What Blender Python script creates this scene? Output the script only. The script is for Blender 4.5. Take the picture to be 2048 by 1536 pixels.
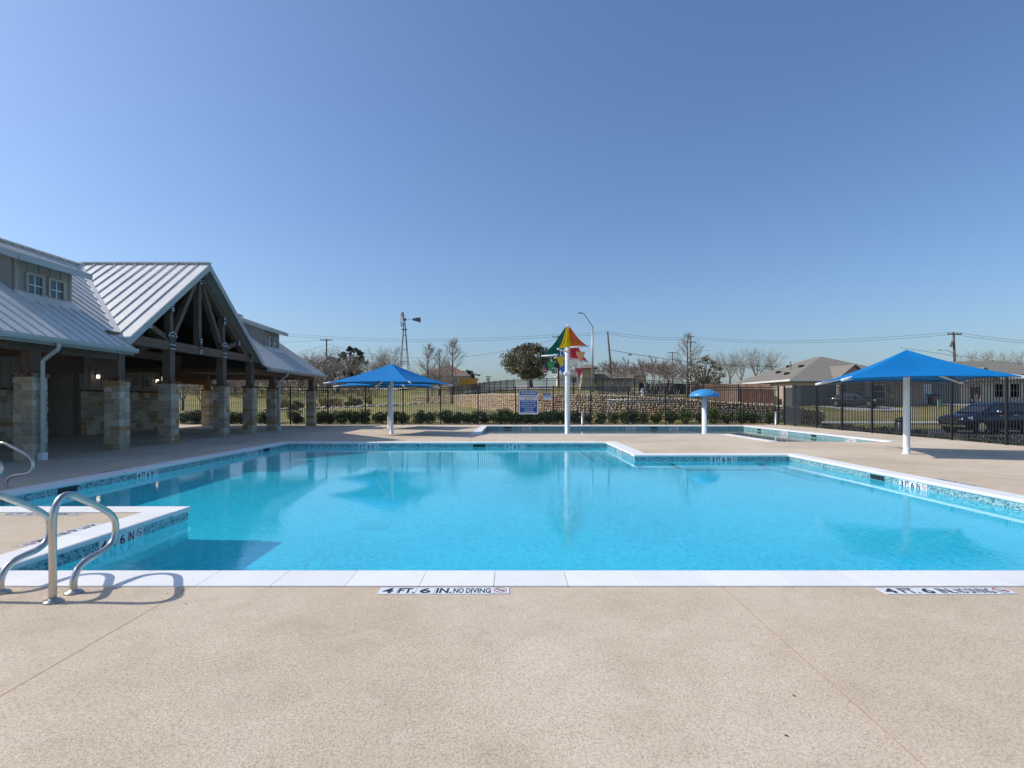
import bpy, bmesh, math, random
from mathutils import Vector, Matrix, Quaternion
R = math.radians
scene = bpy.context.scene
for o in list(bpy.data.objects):
    bpy.data.objects.remove(o)
col = scene.collection

# ------------------------------------------------------------------ camera, sky, sun, exposure
FOC, HOR, EYE = 1105.0, 802.0, 1.55          # focal length (px of a 2048 frame), horizon row, eye height (m)
cam_d = bpy.data.cameras.new('camera')
cam = bpy.data.objects.new('camera', cam_d)
col.objects.link(cam)
cam.location = (0, 0, EYE)
cam.rotation_euler = (R(90), 0, 0)
cam_d.sensor_width = 36.0
cam_d.lens = 36.0 * FOC / 2048.0
cam_d.shift_y = (HOR - 768.0) / 2048.0
cam_d.clip_start = 0.1
cam_d.clip_end = 3000.0
scene.camera = cam

SUN_EL, SUN_AZ = 42.0, -87.5                 # azimuth clockwise from +Y; the sun stands to the left
world = bpy.data.worlds.new('World')
scene.world = world
world.use_nodes = True
wn = world.node_tree
for n in list(wn.nodes):
    wn.nodes.remove(n)
sky = wn.nodes.new('ShaderNodeTexSky')
sky.sky_type = 'NISHITA'
sky.sun_disc = False
sky.sun_elevation = R(SUN_EL)
sky.sun_rotation = R(SUN_AZ)
sky.altitude = 200
sky.air_density = 1.12
sky.dust_density = 1.9
sky.ozone_density = 7.6
bg = wn.nodes.new('ShaderNodeBackground')
bg.inputs['Strength'].default_value = 0.15
wo = wn.nodes.new('ShaderNodeOutputWorld')
wn.links.new(sky.outputs[0], bg.inputs[0])
wn.links.new(bg.outputs[0], wo.inputs[0])

sun_d = bpy.data.lights.new('sun', 'SUN')
sun_d.energy = 3.9
sun_d.angle = R(0.53)
sun_d.color = (1.0, 0.95, 0.88)
sun = bpy.data.objects.new('sun', sun_d)
col.objects.link(sun)
_az, _el = R(SUN_AZ), R(SUN_EL)
sdir = Vector((math.sin(_az) * math.cos(_el), math.cos(_az) * math.cos(_el), math.sin(_el)))
sun.rotation_euler = (-sdir).to_track_quat('-Z', 'Y').to_euler()
sun.location = sdir * 60

vs = scene.view_settings
vs.view_transform = 'Standard'
vs.look = 'None'
vs.exposure = 0.0
vs.gamma = 1.0
vs.use_curve_mapping = False
scene.cycles.max_bounces = 8
scene.cycles.blur_glossy = 0.0
scene.cycles.caustics_refractive = True
sun_d.cycles.is_caustics_light = True          # sunlight is traced through the pool surface
scene.cycles.transparent_max_bounces = 12
scene.cycles.use_denoising = True


def bx_(px, d):      # bearing of a feature, at distance d, in metres to the right of the camera axis
    return (px - 1024.0) * d / FOC


def hz_(py, d):      # its height
    return EYE + (HOR - py) * d / FOC


# ------------------------------------------------------------------ mesh helpers
class MB:
    def __init__(self):
        self.v = []
        self.f = []
        self.smooth = False

    def add(self, vs_, fs_):
        b = len(self.v)
        self.v.extend([tuple(p) for p in vs_])
        self.f.extend([tuple(i + b for i in q) for q in fs_])
        return self

    def box(self, x0, x1, y0, y1, z0, z1):
        return self.add([(x0, y0, z0), (x1, y0, z0), (x1, y1, z0), (x0, y1, z0), (x0, y0, z1), (x1, y0, z1), (x1, y1, z1), (x0, y1, z1)],
                        [(0, 3, 2, 1), (4, 5, 6, 7), (0, 1, 5, 4), (1, 2, 6, 5), (2, 3, 7, 6), (3, 0, 4, 7)])

    def bar(self, a, b, w, h, up=(0, 0, 1)):
        """a box from a to b, w across and h along up"""
        a, b = Vector(a), Vector(b)
        d = (b - a).normalized()
        s = d.cross(Vector(up))
        if s.length < 1e-5:
            s = d.cross(Vector((1, 0, 0)))
        s.normalize()
        u = s.cross(d).normalized()
        s *= w / 2
        u *= h / 2
        return self.add([a - s - u, a + s - u, a + s + u, a - s + u, b - s - u, b + s - u, b + s + u, b - s + u],
                        [(0, 1, 2, 3), (7, 6, 5, 4), (0, 4, 5, 1), (1, 5, 6, 2), (2, 6, 7, 3), (3, 7, 4, 0)])

    def tube(self, pts, rad, n=8, cap=True):
        pts = [Vector(p) for p in pts]
        if not isinstance(rad, (list, tuple)):
            rad = [rad] * len(pts)
        b = len(self.v)
        d0 = (pts[1] - pts[0]).normalized()
        ref = Vector((0, 0, 1)) if abs(d0.z) < 0.9 else Vector((1, 0, 0))
        s = d0.cross(ref).normalized()
        for i, p in enumerate(pts):
            if i == 0:
                d = d0
            elif i == len(pts) - 1:
                d = (pts[i] - pts[i - 1]).normalized()
            else:
                d = ((pts[i + 1] - pts[i]).normalized() + (pts[i] - pts[i - 1]).normalized())
                d = d.normalized() if d.length > 1e-6 else d0
            s = s - d * s.dot(d)
            if s.length < 1e-6:
                s = d.orthogonal()
            s.normalize()
            u = d.cross(s)
            for k in range(n):
                a = 2 * math.pi * k / n
                self.v.append(tuple(p + (s * math.cos(a) + u * math.sin(a)) * rad[i]))
        for i in range(len(pts) - 1):
            for k in range(n):
                k2 = (k + 1) % n
                self.f.append((b + i * n + k, b + i * n + k2, b + (i + 1) * n + k2, b + (i + 1) * n + k))
        if cap:
            self.f.append(tuple(b + k for k in reversed(range(n))))
            e = b + (len(pts) - 1) * n
            self.f.append(tuple(e + k for k in range(n)))
        return self

    def lathe(self, prof, c=(0, 0, 0), n=20):
        """prof: (radius, z) from bottom to top"""
        b = len(self.v)
        for r, z in prof:
            for k in range(n):
                a = 2 * math.pi * k / n
                self.v.append((c[0] + r * math.cos(a), c[1] + r * math.sin(a), c[2] + z))
        for i in range(len(prof) - 1):
            for k in range(n):
                k2 = (k + 1) % n
                self.f.append((b + i * n + k, b + i * n + k2, b + (i + 1) * n + k2, b + (i + 1) * n + k))
        self.f.append(tuple(b + k for k in reversed(range(n))))
        e = b + (len(prof) - 1) * n
        self.f.append(tuple(e + k for k in range(n)))
        return self

    def quad(self, *p):
        return self.add(p, [tuple(range(len(p)))])

    def slab(self, pts, t, axis=None):
        """a polygon given a thickness t against its normal (or along axis)"""
        pts = [Vector(p) for p in pts]
        nrm = Vector(axis) if axis else (pts[1] - pts[0]).cross(pts[2] - pts[0]).normalized()
        n = len(pts)
        vv = pts + [p - nrm * t for p in pts]
        fs = [tuple(range(n)), tuple(reversed(range(n, 2 * n)))]
        for i in range(n):
            j = (i + 1) % n
            fs.append((i, i + n, j + n, j))
        return self.add(vv, fs)

    def mesh(self, name, smooth=None):
        m = bpy.data.meshes.new(name)
        m.from_pydata(self.v, [], self.f)
        if smooth if smooth is not None else self.smooth:
            m.polygons.foreach_set('use_smooth', [True] * len(m.polygons))
        m.update()
        return m

    def build(self, name, mat, parent=None, smooth=None):
        return link(name, self.mesh(name, smooth), mat, parent)


def link(name, mesh, mat, parent=None):
    o = bpy.data.objects.new(name, mesh)
    if mat is not None and not mesh.materials:
        mesh.materials.append(mat)
    col.objects.link(o)
    if parent is not None:
        o.parent = parent
    return o


def tag(o, label=None, cat=None, group=None, kind=None):
    if label:
        o['label'] = label
    if cat:
        o['category'] = cat
    if group:
        o['group'] = group
    if kind:
        o['kind'] = kind
    return o


def thing(name, label, cat, loc=(0, 0, 0), rz=0, group=None):
    o = bpy.data.objects.new(name, None)
    o.empty_display_size = 0.2
    col.objects.link(o)
    o.location = loc
    o.rotation_euler = (0, 0, rz)
    return tag(o, label, cat, group)


def inst(name, mesh, parent, loc=(0, 0, 0), rz=0.0, sc=None):
    o = bpy.data.objects.new(name, mesh)
    col.objects.link(o)
    o.parent = parent
    o.location = loc
    if rz:
        o.rotation_euler = (0, 0, rz)
    if sc is not None:
        o.scale = sc
    return o


def copy_tree(o, parent=None):
    c = o.copy()
    col.objects.link(c)
    c.parent = parent
    for ch in list(o.children):
        copy_tree(ch, c)
    return c


def bevel(o, w=0.01, seg=2):
    m = o.modifiers.new('bevel', 'BEVEL')
    m.width = w
    m.segments = seg
    m.limit_method = 'ANGLE'
    return o


def fillet(pts, rr, seg=7):
    """round the corners of a polyline; rr is one radius per inner point"""
    pts = [Vector(p) for p in pts]
    out = [pts[0]]
    for i in range(1, len(pts) - 1):
        a, p, b = pts[i - 1], pts[i], pts[i + 1]
        u, w = (a - p), (b - p)
        lu, lw = u.length, w.length
        u.normalize()
        w.normalize()
        ang = u.angle(w)
        t = min(rr[i - 1] / math.tan(ang / 2), lu * 0.49, lw * 0.49)
        p1, p2 = p + u * t, p + w * t
        for k in range(seg + 1):
            s = k / seg
            q = p1 * (1 - s) ** 2 + p * 2 * s * (1 - s) + p2 * s * s
            out.append(q)
    out.append(pts[-1])
    return out


# ------------------------------------------------------------------ materials
class NT:
    def __init__(self, name):
        self.m = bpy.data.materials.new(name)
        self.m.use_nodes = True
        self.t = self.m.node_tree
        self.b = self.t.nodes['Principled BSDF']
        self.out = self.t.nodes['Material Output']

    def n(self, typ, **kw):
        nd = self.t.nodes.new(typ)
        for k, v in kw.items():
            if k.startswith('i_'):
                nd.inputs[k[2:].replace('_', ' ')].default_value = v
            else:
                setattr(nd, k, v)
        return nd

    def l(self, a, b):
        self.t.links.new(a, b)

    def ramp(self, src, stops, interp='LINEAR'):
        r = self.n('ShaderNodeValToRGB')
        r.color_ramp.interpolation = interp
        el = r.color_ramp.elements
        while len(el) < len(stops):
            el.new(0.5)
        for e, (p, c) in zip(el, stops):
            e.position = p
            e.color = (c[0], c[1], c[2], 1)
        self.l(src, r.inputs[0])
        return r

    def noise(self, vec, scale, detail=4, rough=0.55, dist=0.0):
        nn = self.n('ShaderNodeTexNoise')
        nn.inputs['Scale'].default_value = scale
        nn.inputs['Detail'].default_value = detail
        nn.inputs['Roughness'].default_value = rough
        nn.inputs['Distortion'].default_value = dist
        if vec is not None:
            self.l(vec, nn.inputs['Vector'])
        return nn

    def coord(self, which='Object'):
        return self.n('ShaderNodeTexCoord').outputs[which]

    def pos(self):
        return self.n('ShaderNodeNewGeometry').outputs['Position']

    def mix(self, fac, a, b, blend='MIX'):
        mx = self.n('ShaderNodeMix', data_type='RGBA', blend_type=blend)
        for sock, val in ((mx.inputs[0], fac), (mx.inputs[6], a), (mx.inputs[7], b)):
            if hasattr(val, 'links'):
                self.l(val, sock)
            elif isinstance(val, (int, float)):
                sock.default_value = val
            else:
                sock.default_value = (val[0], val[1], val[2], 1)
        return mx.outputs[2]

    def math(self, op, a, b=None):
        mm = self.n('ShaderNodeMath', operation=op)
        for sock, val in ((mm.inputs[0], a), (mm.inputs[1], b)):
            if val is None:
                continue
            if hasattr(val, 'links'):
                self.l(val, sock)
            else:
                sock.default_value = val
        return mm.outputs[0]

    def bump(self, h, strength=0.3, dist=0.02):
        bp = self.n('ShaderNodeBump')
        bp.inputs['Strength'].default_value = strength
        bp.inputs['Distance'].default_value = dist
        self.l(h, bp.inputs['Height'])
        self.l(bp.outputs[0], self.b.inputs['Normal'])
        return bp

    def base(self, c):
        if hasattr(c, 'links'):
            self.l(c, self.b.inputs['Base Color'])
        else:
            self.b.inputs['Base Color'].default_value = (c[0], c[1], c[2], 1)

    def set(self, rough=0.6, metal=0.0, spec=0.5):
        self.b.inputs['Roughness'].default_value = rough
        self.b.inputs['Metallic'].default_value = metal
        self.b.inputs['Specular IOR Level'].default_value = spec
        return self.m


def simple(name, c, rough=0.6, metal=0.0, var=0.12, scale=6.0, bump=0.0, bscale=60.0, spec=0.5, rnd=0.0):
    """a plain colour with soft wear and, for pieces, a shade per object"""
    t = NT(name)
    p = t.pos()
    nz = t.noise(p, scale, 5, 0.6)
    lo = [x * (1 - var) for x in c]
    hi = [min(1, x * (1 + var)) for x in c]
    r = t.ramp(nz.outputs[0], [(0.3, lo), (0.7, hi)])
    cc = r.outputs[0]
    if rnd:
        oi = t.n('ShaderNodeObjectInfo')
        v = t.ramp(oi.outputs['Random'], [(0, [1 - rnd] * 3), (1, [1 + rnd * 0.6] * 3)])
        cc = t.mix(1.0, cc, v.outputs[0], 'MULTIPLY')
    t.base(cc)
    if bump:
        t.bump(t.noise(p, bscale, 4).outputs[0], bump, 0.01)
    return t.set(rough, metal, spec)


def make_materials():
    M = {}
    # textured pool deck: knocked-down trowelled coating, worn in patches
    t = NT('deck_coating')
    p = t.pos()
    big = t.noise(p, 0.45, 5, 0.6)
    mid = t.noise(p, 2.4, 6, 0.7, 0.6)
    fine = t.noise(p, 78.0, 3, 0.65, 1.0)
    grit = t.noise(p, 240.0, 2, 0.5)
    c = t.ramp(big.outputs[0], [(0.25, (0.545, 0.438, 0.315)), (0.5, (0.61, 0.503, 0.376)), (0.75, (0.655, 0.553, 0.425))]).outputs[0]
    w = t.ramp(mid.outputs[0], [(0.28, (0.91, 0.90, 0.885)), (0.5, (1.02, 1.02, 1.02)), (0.74, (1.10, 1.11, 1.13))]).outputs[0]
    c = t.mix(1.0, c, w, 'MULTIPLY')
    pit = t.ramp(fine.outputs[0], [(0.35, (0.70, 0.665, 0.63)), (0.47, (0.955, 0.945, 0.935)), (0.60, (1.06, 1.06, 1.06))]).outputs[0]
    patch = t.ramp(t.noise(p, 7.0, 5, 0.7).outputs[0], [(0.35, (0.55, 0.55, 0.55)), (0.65, (1, 1, 1))]).outputs[0]
    c = t.mix(patch, c, t.mix(1.0, c, pit, 'MULTIPLY'))
    st = t.noise(p, 1.3, 7, 0.75, 1.8)
    stain = t.ramp(st.outputs[0], [(0.60, (0, 0, 0)), (0.70, (1, 1, 1))]).outputs[0]
    c = t.mix(t.math('MULTIPLY', stain, 0.24), c, (0.70, 0.665, 0.62))
    wide = t.ramp(t.noise(p, 0.28, 3, 0.5).outputs[0], [(0.38, (0.93, 0.915, 0.90)), (0.6, (1.06, 1.06, 1.07))]).outputs[0]
    c = t.mix(1.0, c, wide, 'MULTIPLY')
    mpv = t.n('ShaderNodeMapping')
    mpv.inputs['Rotation'].default_value = (0, 0, 0.5)
    mpv.inputs['Scale'].default_value = (5.0, 1.6, 1.0)
    t.l(p, mpv.inputs[0])
    sf = t.ramp(t.noise(mpv.outputs[0], 1.5, 7, 0.8, 0.6).outputs[0], [(0.63, (0, 0, 0)), (0.74, (1, 1, 1))]).outputs[0]
    c = t.mix(t.math('MULTIPLY', sf, 0.34), c, (0.76, 0.735, 0.71))
    st2 = t.noise(p, 0.7, 6, 0.7, 1.0)
    stain2 = t.ramp(st2.outputs[0], [(0.58, (0, 0, 0)), (0.74, (1, 1, 1))]).outputs[0]
    c = t.mix(t.math('MULTIPLY', stain2, 0.10), c, (0.42, 0.31, 0.20))
    t.base(c)
    hgt = t.math('ADD', t.ramp(fine.outputs[0], [(0.33, (0, 0, 0)), (0.5, (1, 1, 1))]).outputs[0], t.math('MULTIPLY', grit.outputs[0], 0.4))
    t.bump(hgt, 0.5, 0.005)
    M['deck'] = t.set(0.85, 0, 0.25)
    M['joint'] = simple('joint_caulk', (0.47, 0.33, 0.20), 0.9, var=0.2, scale=9, spec=0.1)
    # white coping
    t = NT('coping_white')
    p = t.pos()
    oi = t.n('ShaderNodeObjectInfo')
    a = t.ramp(oi.outputs['Random'], [(0, (0.775, 0.765, 0.74)), (1, (0.84, 0.83, 0.805))]).outputs[0]
    b = t.ramp(t.noise(p, 2.2, 6, 0.65).outputs[0], [(0.3, (0.93, 0.925, 0.91)), (0.65, (1, 1, 1))]).outputs[0]
    t.base(t.mix(1.0, a, b, 'MULTIPLY'))
    t.bump(t.noise(p, 90, 4).outputs[0], 0.12, 0.004)
    M['coping'] = t.set(0.6, 0, 0.4)
    # pool plaster
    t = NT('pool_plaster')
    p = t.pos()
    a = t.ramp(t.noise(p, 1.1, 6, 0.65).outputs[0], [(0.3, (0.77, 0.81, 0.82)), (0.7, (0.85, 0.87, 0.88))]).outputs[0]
    mt = t.ramp(t.noise(p, 16.0, 3, 0.6, 1.0).outputs[0], [(0.34, (0.80, 0.83, 0.85)), (0.60, (1.08, 1.07, 1.06))]).outputs[0]  # fine mottle painting the caustic light dapples into the plaster colour
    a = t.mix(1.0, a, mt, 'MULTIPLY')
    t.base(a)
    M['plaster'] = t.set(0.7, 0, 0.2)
    M['beach'] = simple('beach_floor', (0.42, 0.42, 0.38), 0.75, var=0.12, scale=2)
    # mosaic waterline tile, one inch pieces
    t = NT('mosaic_tile')
    p = t.pos()
    sc = t.n('ShaderNodeVectorMath', operation='SCALE')
    t.l(p, sc.inputs[0])
    sc.inputs['Scale'].default_value = 1 / 0.026
    off = t.n('ShaderNodeVectorMath', operation='ADD')
    off.inputs[1].default_value = (0.37, 0.41, 0.23)
    t.l(sc.outputs[0], off.inputs[0])
    fl = t.n('ShaderNodeVectorMath', operation='FLOOR')
    t.l(off.outputs[0], fl.inputs[0])
    wnz = t.n('ShaderNodeTexWhiteNoise', noise_dimensions='3D')
    t.l(fl.outputs[0], wnz.inputs['Vector'])
    pal = t.ramp(wnz.outputs['Value'], [(0.0, (0.05, 0.13, 0.17)), (0.14, (0.12, 0.27, 0.31)), (0.36, (0.20, 0.38, 0.40)), (0.62, (0.28, 0.46, 0.48)), (0.85, (0.36, 0.53, 0.54))], 'CONSTANT')
    t.base(pal.outputs[0])
    M['mosaic'] = t.set(0.18, 0, 0.5)
    M['tile_white'] = simple('marker_tile', (0.74, 0.75, 0.76), 0.3, var=0.05, scale=12)
    M['ink'] = simple('marker_ink', (0.018, 0.022, 0.045), 0.5, var=0.2)
    M['ink_red'] = simple('marker_red', (0.48, 0.05, 0.07), 0.5)
    M['tile_grey'] = simple('drain_grey', (0.50, 0.53, 0.55), 0.5)
    M['nosing'] = simple('nosing_tile', (0.16, 0.24, 0.28), 0.5)
    M['slot_shade'] = simple('skimmer_shade', (0.012, 0.02, 0.022), 0.6)  # flat dark colour painted for the shade inside the skimmer opening

    def water(name, tint, wave, amp):
        t = NT(name)
        t.t.nodes.remove(t.b)
        p = t.pos()
        mp = t.n('ShaderNodeMapping')
        mp.inputs['Scale'].default_value = (1.0, 1.25, 1.0)
        t.l(p, mp.inputs[0])
        n1 = t.noise(mp.outputs[0], wave, 3, 0.55, 0.6)
        n2 = t.noise(mp.outputs[0], wave * 0.22, 2, 0.5, 0.3)
        n3 = t.noise(mp.outputs[0], 0.13, 2, 0.5)
        calm = t.ramp(n3.outputs[0], [(0.38, (0.35, 0.35, 0.35)), (0.62, (1, 1, 1))]).outputs[0]
        h = t.math('ADD', t.math('MULTIPLY', n1.outputs[0], calm), t.math('MULTIPLY', n2.outputs[0], 2.2))
        bp = t.n('ShaderNodeBump')
        bp.inputs['Strength'].default_value = 1.0
        bp.inputs['Distance'].default_value = amp
        t.l(h, bp.inputs['Height'])
        tr = t.n('ShaderNodeBsdfTransparent')
        tr.inputs[0].default_value = (*tint, 1)
        gl = t.n('ShaderNodeBsdfGlossy')
        gl.inputs['Roughness'].default_value = 0.015
        gl.inputs[0].default_value = (1, 1, 1, 1)
        fr = t.n('ShaderNodeFresnel')
        fr.inputs['IOR'].default_value = 1.333
        t.l(bp.outputs[0], gl.inputs['Normal'])
        t.l(bp.outputs[0], fr.inputs['Normal'])
        mx = t.n('ShaderNodeMixShader')
        t.l(fr.outputs[0], mx.inputs[0])
        t.l(tr.outputs[0], mx.inputs[1])
        t.l(gl.outputs[0], mx.inputs[2])
        t.l(mx.outputs[0], t.out.inputs['Surface'])
        return t.m

    def deep_water(name, tint, wave, amp):
        # a refracting surface under a mirror-like one, shared out by Fresnel
        t = NT(name)
        t.t.nodes.remove(t.b)
        p = t.pos()
        n1 = t.noise(p, wave, 3, 0.6, 0.4)
        n2 = t.noise(p, wave * 0.22, 2, 0.5, 0.3)
        n3 = t.noise(p, 0.16, 2, 0.5)
        calm = t.ramp(n3.outputs[0], [(0.42, (0.16, 0.16, 0.16)), (0.62, (1, 1, 1))]).outputs[0]
        h = t.math('MULTIPLY', t.math('ADD', n1.outputs[0], t.math('MULTIPLY', n2.outputs[0], 0.9)), calm)
        bp = t.n('ShaderNodeBump')
        bp.inputs['Distance'].default_value = amp
        bp.inputs['Strength'].default_value = 1.0
        t.l(h, bp.inputs['Height'])
        rf = t.n('ShaderNodeBsdfRefraction')
        rf.inputs['IOR'].default_value = 1.333
        rf.inputs['Roughness'].default_value = 0.0
        rf.inputs[0].default_value = (*tint, 1)
        gl = t.n('ShaderNodeBsdfGlossy')
        gl.inputs['Roughness'].default_value = 0.0
        gl.inputs[0].default_value = (1, 1, 1, 1)
        fr = t.n('ShaderNodeFresnel')
        fr.inputs['IOR'].default_value = 1.333
        mx = t.n('ShaderNodeMixShader')
        for sock in (gl.inputs['Normal'], fr.inputs['Normal'], rf.inputs['Normal']):
            t.l(bp.outputs[0], sock)
        t.l(fr.outputs[0], mx.inputs[0])
        t.l(rf.outputs[0], mx.inputs[1])
        t.l(gl.outputs[0], mx.inputs[2])
        t.l(mx.outputs[0], t.out.inputs['Surface'])
        return t.m
    M['water'] = deep_water('pool_water', (0.205, 0.795, 0.93), 13.0, 0.0022)
    M['water2'] = water('wading_water', (0.62, 0.80, 0.80), 8.0, 0.002)

    M['steel'] = simple('brushed_steel', (0.52, 0.50, 0.46), 0.31, 1.0, 0.06, 25)
    M['white_metal'] = simple('white_powder_coat', (0.74, 0.77, 0.78), 0.4, 0, 0.04, 3)
    M['black_metal'] = simple('black_powder_coat', (0.016, 0.018, 0.022), 0.42, 0, 0.25, 5)
    M['blue_fabric'] = simple('blue_shade_cloth', (0.003, 0.165, 0.44), 0.75, 0, 0.07, 1.2, 0.05, 300, 0.2)
    M['cap_blue'] = simple('blue_fibreglass', (0.05, 0.26, 0.55), 0.35, 0, 0.05)
    # galvalume roof
    t = NT('galvalume_roof')
    p = t.pos()
    a = t.ramp(t.noise(p, 1.6, 6, 0.6).outputs[0], [(0.3, (0.68, 0.655, 0.615)), (0.7, (0.79, 0.765, 0.72))]).outputs[0]
    sp = t.ramp(t.noise(p, 40, 3, 0.6).outputs[0], [(0.4, (0.95, 0.95, 0.95)), (0.6, (1, 1, 1))]).outputs[0]
    t.base(t.mix(1.0, a, sp, 'MULTIPLY'))
    M['roof'] = t.set(0.45, 0.08, 0.5)
    M['seam'] = simple('roof_seam', (0.52, 0.52, 0.52), 0.5, 0.08, 0.08)
    M['gutter'] = simple('gutter_paint', (0.40, 0.43, 0.42), 0.45, 0.0, 0.06, 3)
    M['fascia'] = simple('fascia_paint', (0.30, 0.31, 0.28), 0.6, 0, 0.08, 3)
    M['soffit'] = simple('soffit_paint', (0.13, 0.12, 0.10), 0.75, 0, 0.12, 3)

    def timber(name, c):
        t = NT(name)
        mp = t.n('ShaderNodeMapping')
        mp.inputs['Scale'].default_value = (14, 14, 1.3)
        t.l(t.coord(), mp.inputs[0])
        g = t.noise(mp.outputs[0], 2.2, 6, 0.65, 0.6)
        a = t.ramp(g.outputs[0], [(0.3, [x * 0.62 for x in c]), (0.5, c), (0.75, [x * 1.4 for x in c])]).outputs[0]
        t.base(a)
        t.bump(g.outputs[0], 0.25, 0.006)
        return t.set(0.75, 0, 0.25)
    M['timber'] = timber('dark_stained_timber', (0.155, 0.112, 0.083))
    M['timber_warm'] = timber('warm_stained_timber', (0.17, 0.095, 0.045))
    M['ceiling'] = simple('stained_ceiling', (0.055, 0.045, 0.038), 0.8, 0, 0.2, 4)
    M['siding'] = simple('board_siding', (0.29, 0.265, 0.23), 0.7, 0, 0.07, 3)
    M['trim'] = simple('window_trim', (0.34, 0.32, 0.27), 0.6, 0, 0.06, 3)
    M['door'] = simple('dark_door', (0.035, 0.03, 0.028), 0.55, 0, 0.15)
    M['mortar'] = simple('mortar', (0.55, 0.50, 0.42), 0.9, 0, 0.1, 12)
    t = NT('limestone_block')
    p = t.pos()
    oi = t.n('ShaderNodeObjectInfo')
    pal = t.ramp(oi.outputs['Random'], [(0.0, (0.46, 0.39, 0.285)), (0.20, (0.37, 0.325, 0.26)), (0.40, (0.55, 0.48, 0.365)), (0.60, (0.43, 0.36, 0.265)), (0.76, (0.40, 0.27, 0.13)), (0.88, (0.57, 0.51, 0.41))], 'CONSTANT').outputs[0]
    a = t.ramp(t.noise(p, 9, 6, 0.65).outputs[0], [(0.28, (0.72, 0.70, 0.66)), (0.55, (1, 1, 1)), (0.8, (1.12, 1.1, 1.06))]).outputs[0]
    t.base(t.mix(1.0, pal, a, 'MULTIPLY'))
    t.bump(t.noise(p, 22, 6, 0.7).outputs[0], 0.6, 0.02)
    M['stone'] = t.set(0.9, 0, 0.2)
    t = NT('mixed_brick')
    sc = t.n('ShaderNodeVectorMath', operation='SCALE')
    t.l(t.pos(), sc.inputs[0])
    sc.inputs['Scale'].default_value = 1 / 0.07
    fl = t.n('ShaderNodeVectorMath', operation='FLOOR')
    t.l(sc.outputs[0], fl.inputs[0])
    wz = t.n('ShaderNodeTexWhiteNoise', noise_dimensions='3D')
    t.l(fl.outputs[0], wz.inputs['Vector'])
    t.base(t.ramp(wz.outputs['Value'], [(0, (0.10, 0.05, 0.04)), (0.3, (0.19, 0.085, 0.06)), (0.55, (0.14, 0.085, 0.065)), (0.75, (0.27, 0.20, 0.15))], 'CONSTANT').outputs[0])
    M['brick'] = t.set(0.9, 0, 0.2)
    t = NT('field_stone')
    p = t.pos()
    v = t.n('ShaderNodeTexVoronoi')
    v.inputs['Scale'].default_value = 4.2
    t.l(p, v.inputs['Vector'])
    sepc = t.n('ShaderNodeSeparateColor')
    t.l(v.outputs['Color'], sepc.inputs[0])
    pal = t.ramp(sepc.outputs[0], [(0, (0.44, 0.35, 0.24)), (0.3, (0.52, 0.44, 0.32)), (0.6, (0.38, 0.28, 0.19)), (0.85, (0.46, 0.30, 0.20))]).outputs[0]
    a = t.ramp(t.noise(p, 6, 5, 0.6).outputs[0], [(0.3, (0.75, 0.75, 0.75)), (0.65, (1.1, 1.1, 1.1))]).outputs[0]
    t.base(t.mix(1.0, pal, a, 'MULTIPLY'))
    M['field'] = t.set(0.9, 0, 0.2)
    M['earth'] = simple('joint_earth', (0.10, 0.08, 0.06), 0.95)
    M['glass'] = simple('window_glass', (0.03, 0.045, 0.06), 0.08, 0, 0.1, spec=0.8)
    M['glow'] = None
    t = NT('lamp_glow')
    t.b.inputs['Emission Color'].default_value = (1.0, 0.86, 0.62, 1)
    t.b.inputs['Emission Strength'].default_value = 2.6
    M['glow'] = t.set(0.5)
    # dormant winter lawn
    t = NT('winter_lawn')
    p = t.pos()
    big = t.noise(p, 0.10, 6, 0.65, 0.5)
    mid = t.noise(p, 1.1, 6, 0.7)
    fine = t.noise(p, 9.0, 4, 0.7)
    a = t.ramp(big.outputs[0], [(0.30, (0.175, 0.20, 0.07)), (0.46, (0.275, 0.26, 0.11)), (0.60, (0.36, 0.30, 0.15)), (0.75, (0.41, 0.335, 0.18))]).outputs[0]
    b = t.ramp(mid.outputs[0], [(0.3, (0.62, 0.70, 0.55)), (0.6, (1.05, 1.0, 1.0)), (0.8, (1.25, 1.15, 1.1))]).outputs[0]
    c = t.ramp(fine.outputs[0], [(0.3, (0.7, 0.7, 0.7)), (0.7, (1.2, 1.2, 1.2))]).outputs[0]
    t.base(t.mix(1.0, t.mix(1.0, a, b, 'MULTIPLY'), c, 'MULTIPLY'))
    t.bump(fine.outputs[0], 0.8, 0.06)
    M['lawn'] = t.set(0.95, 0, 0.1)
    M['mulch'] = simple('bark_mulch', (0.085, 0.042, 0.03), 0.95, 0, 0.45, 7, 0.8, 18)
    M['concrete'] = simple('pale_concrete', (0.46, 0.44, 0.40), 0.85, 0, 0.1, 2, 0.1, 40)
    M['asphalt'] = simple('asphalt', (0.055, 0.055, 0.056), 0.9, 0, 0.2, 3, 0.3, 60)
    M['rock'] = simple('garden_rock', (0.40, 0.36, 0.31), 0.9, 0, 0.25, 8, 0.4, 20)

    def leaf(name, c, var=0.45):
        t = NT(name)
        p = t.pos()
        nz = t.noise(p, 7.0, 3, 0.7)
        a = t.ramp(nz.outputs[0], [(0.25, [x * (1 - var) for x in c]), (0.75, [x * (1 + var) for x in c])]).outputs[0]
        t.base(a)
        m = t.set(0.55, 0, 0.35)
        return m
    M['hedge'] = leaf('hedge_leaf', (0.052, 0.088, 0.026))
    M['hedge_pale'] = leaf('hedge_leaf_light', (0.075, 0.115, 0.026))  # lighter green leaf of the loose shrubs
    M['oak'] = leaf('oak_leaf', (0.125, 0.115, 0.056))
    M['olive'] = leaf('olive_leaf', (0.15, 0.13, 0.065))
    M['pine'] = leaf('evergreen_leaf', (0.040, 0.056, 0.030))
    M['sage'] = leaf('grey_green_leaf', (0.085, 0.10, 0.060))
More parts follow.
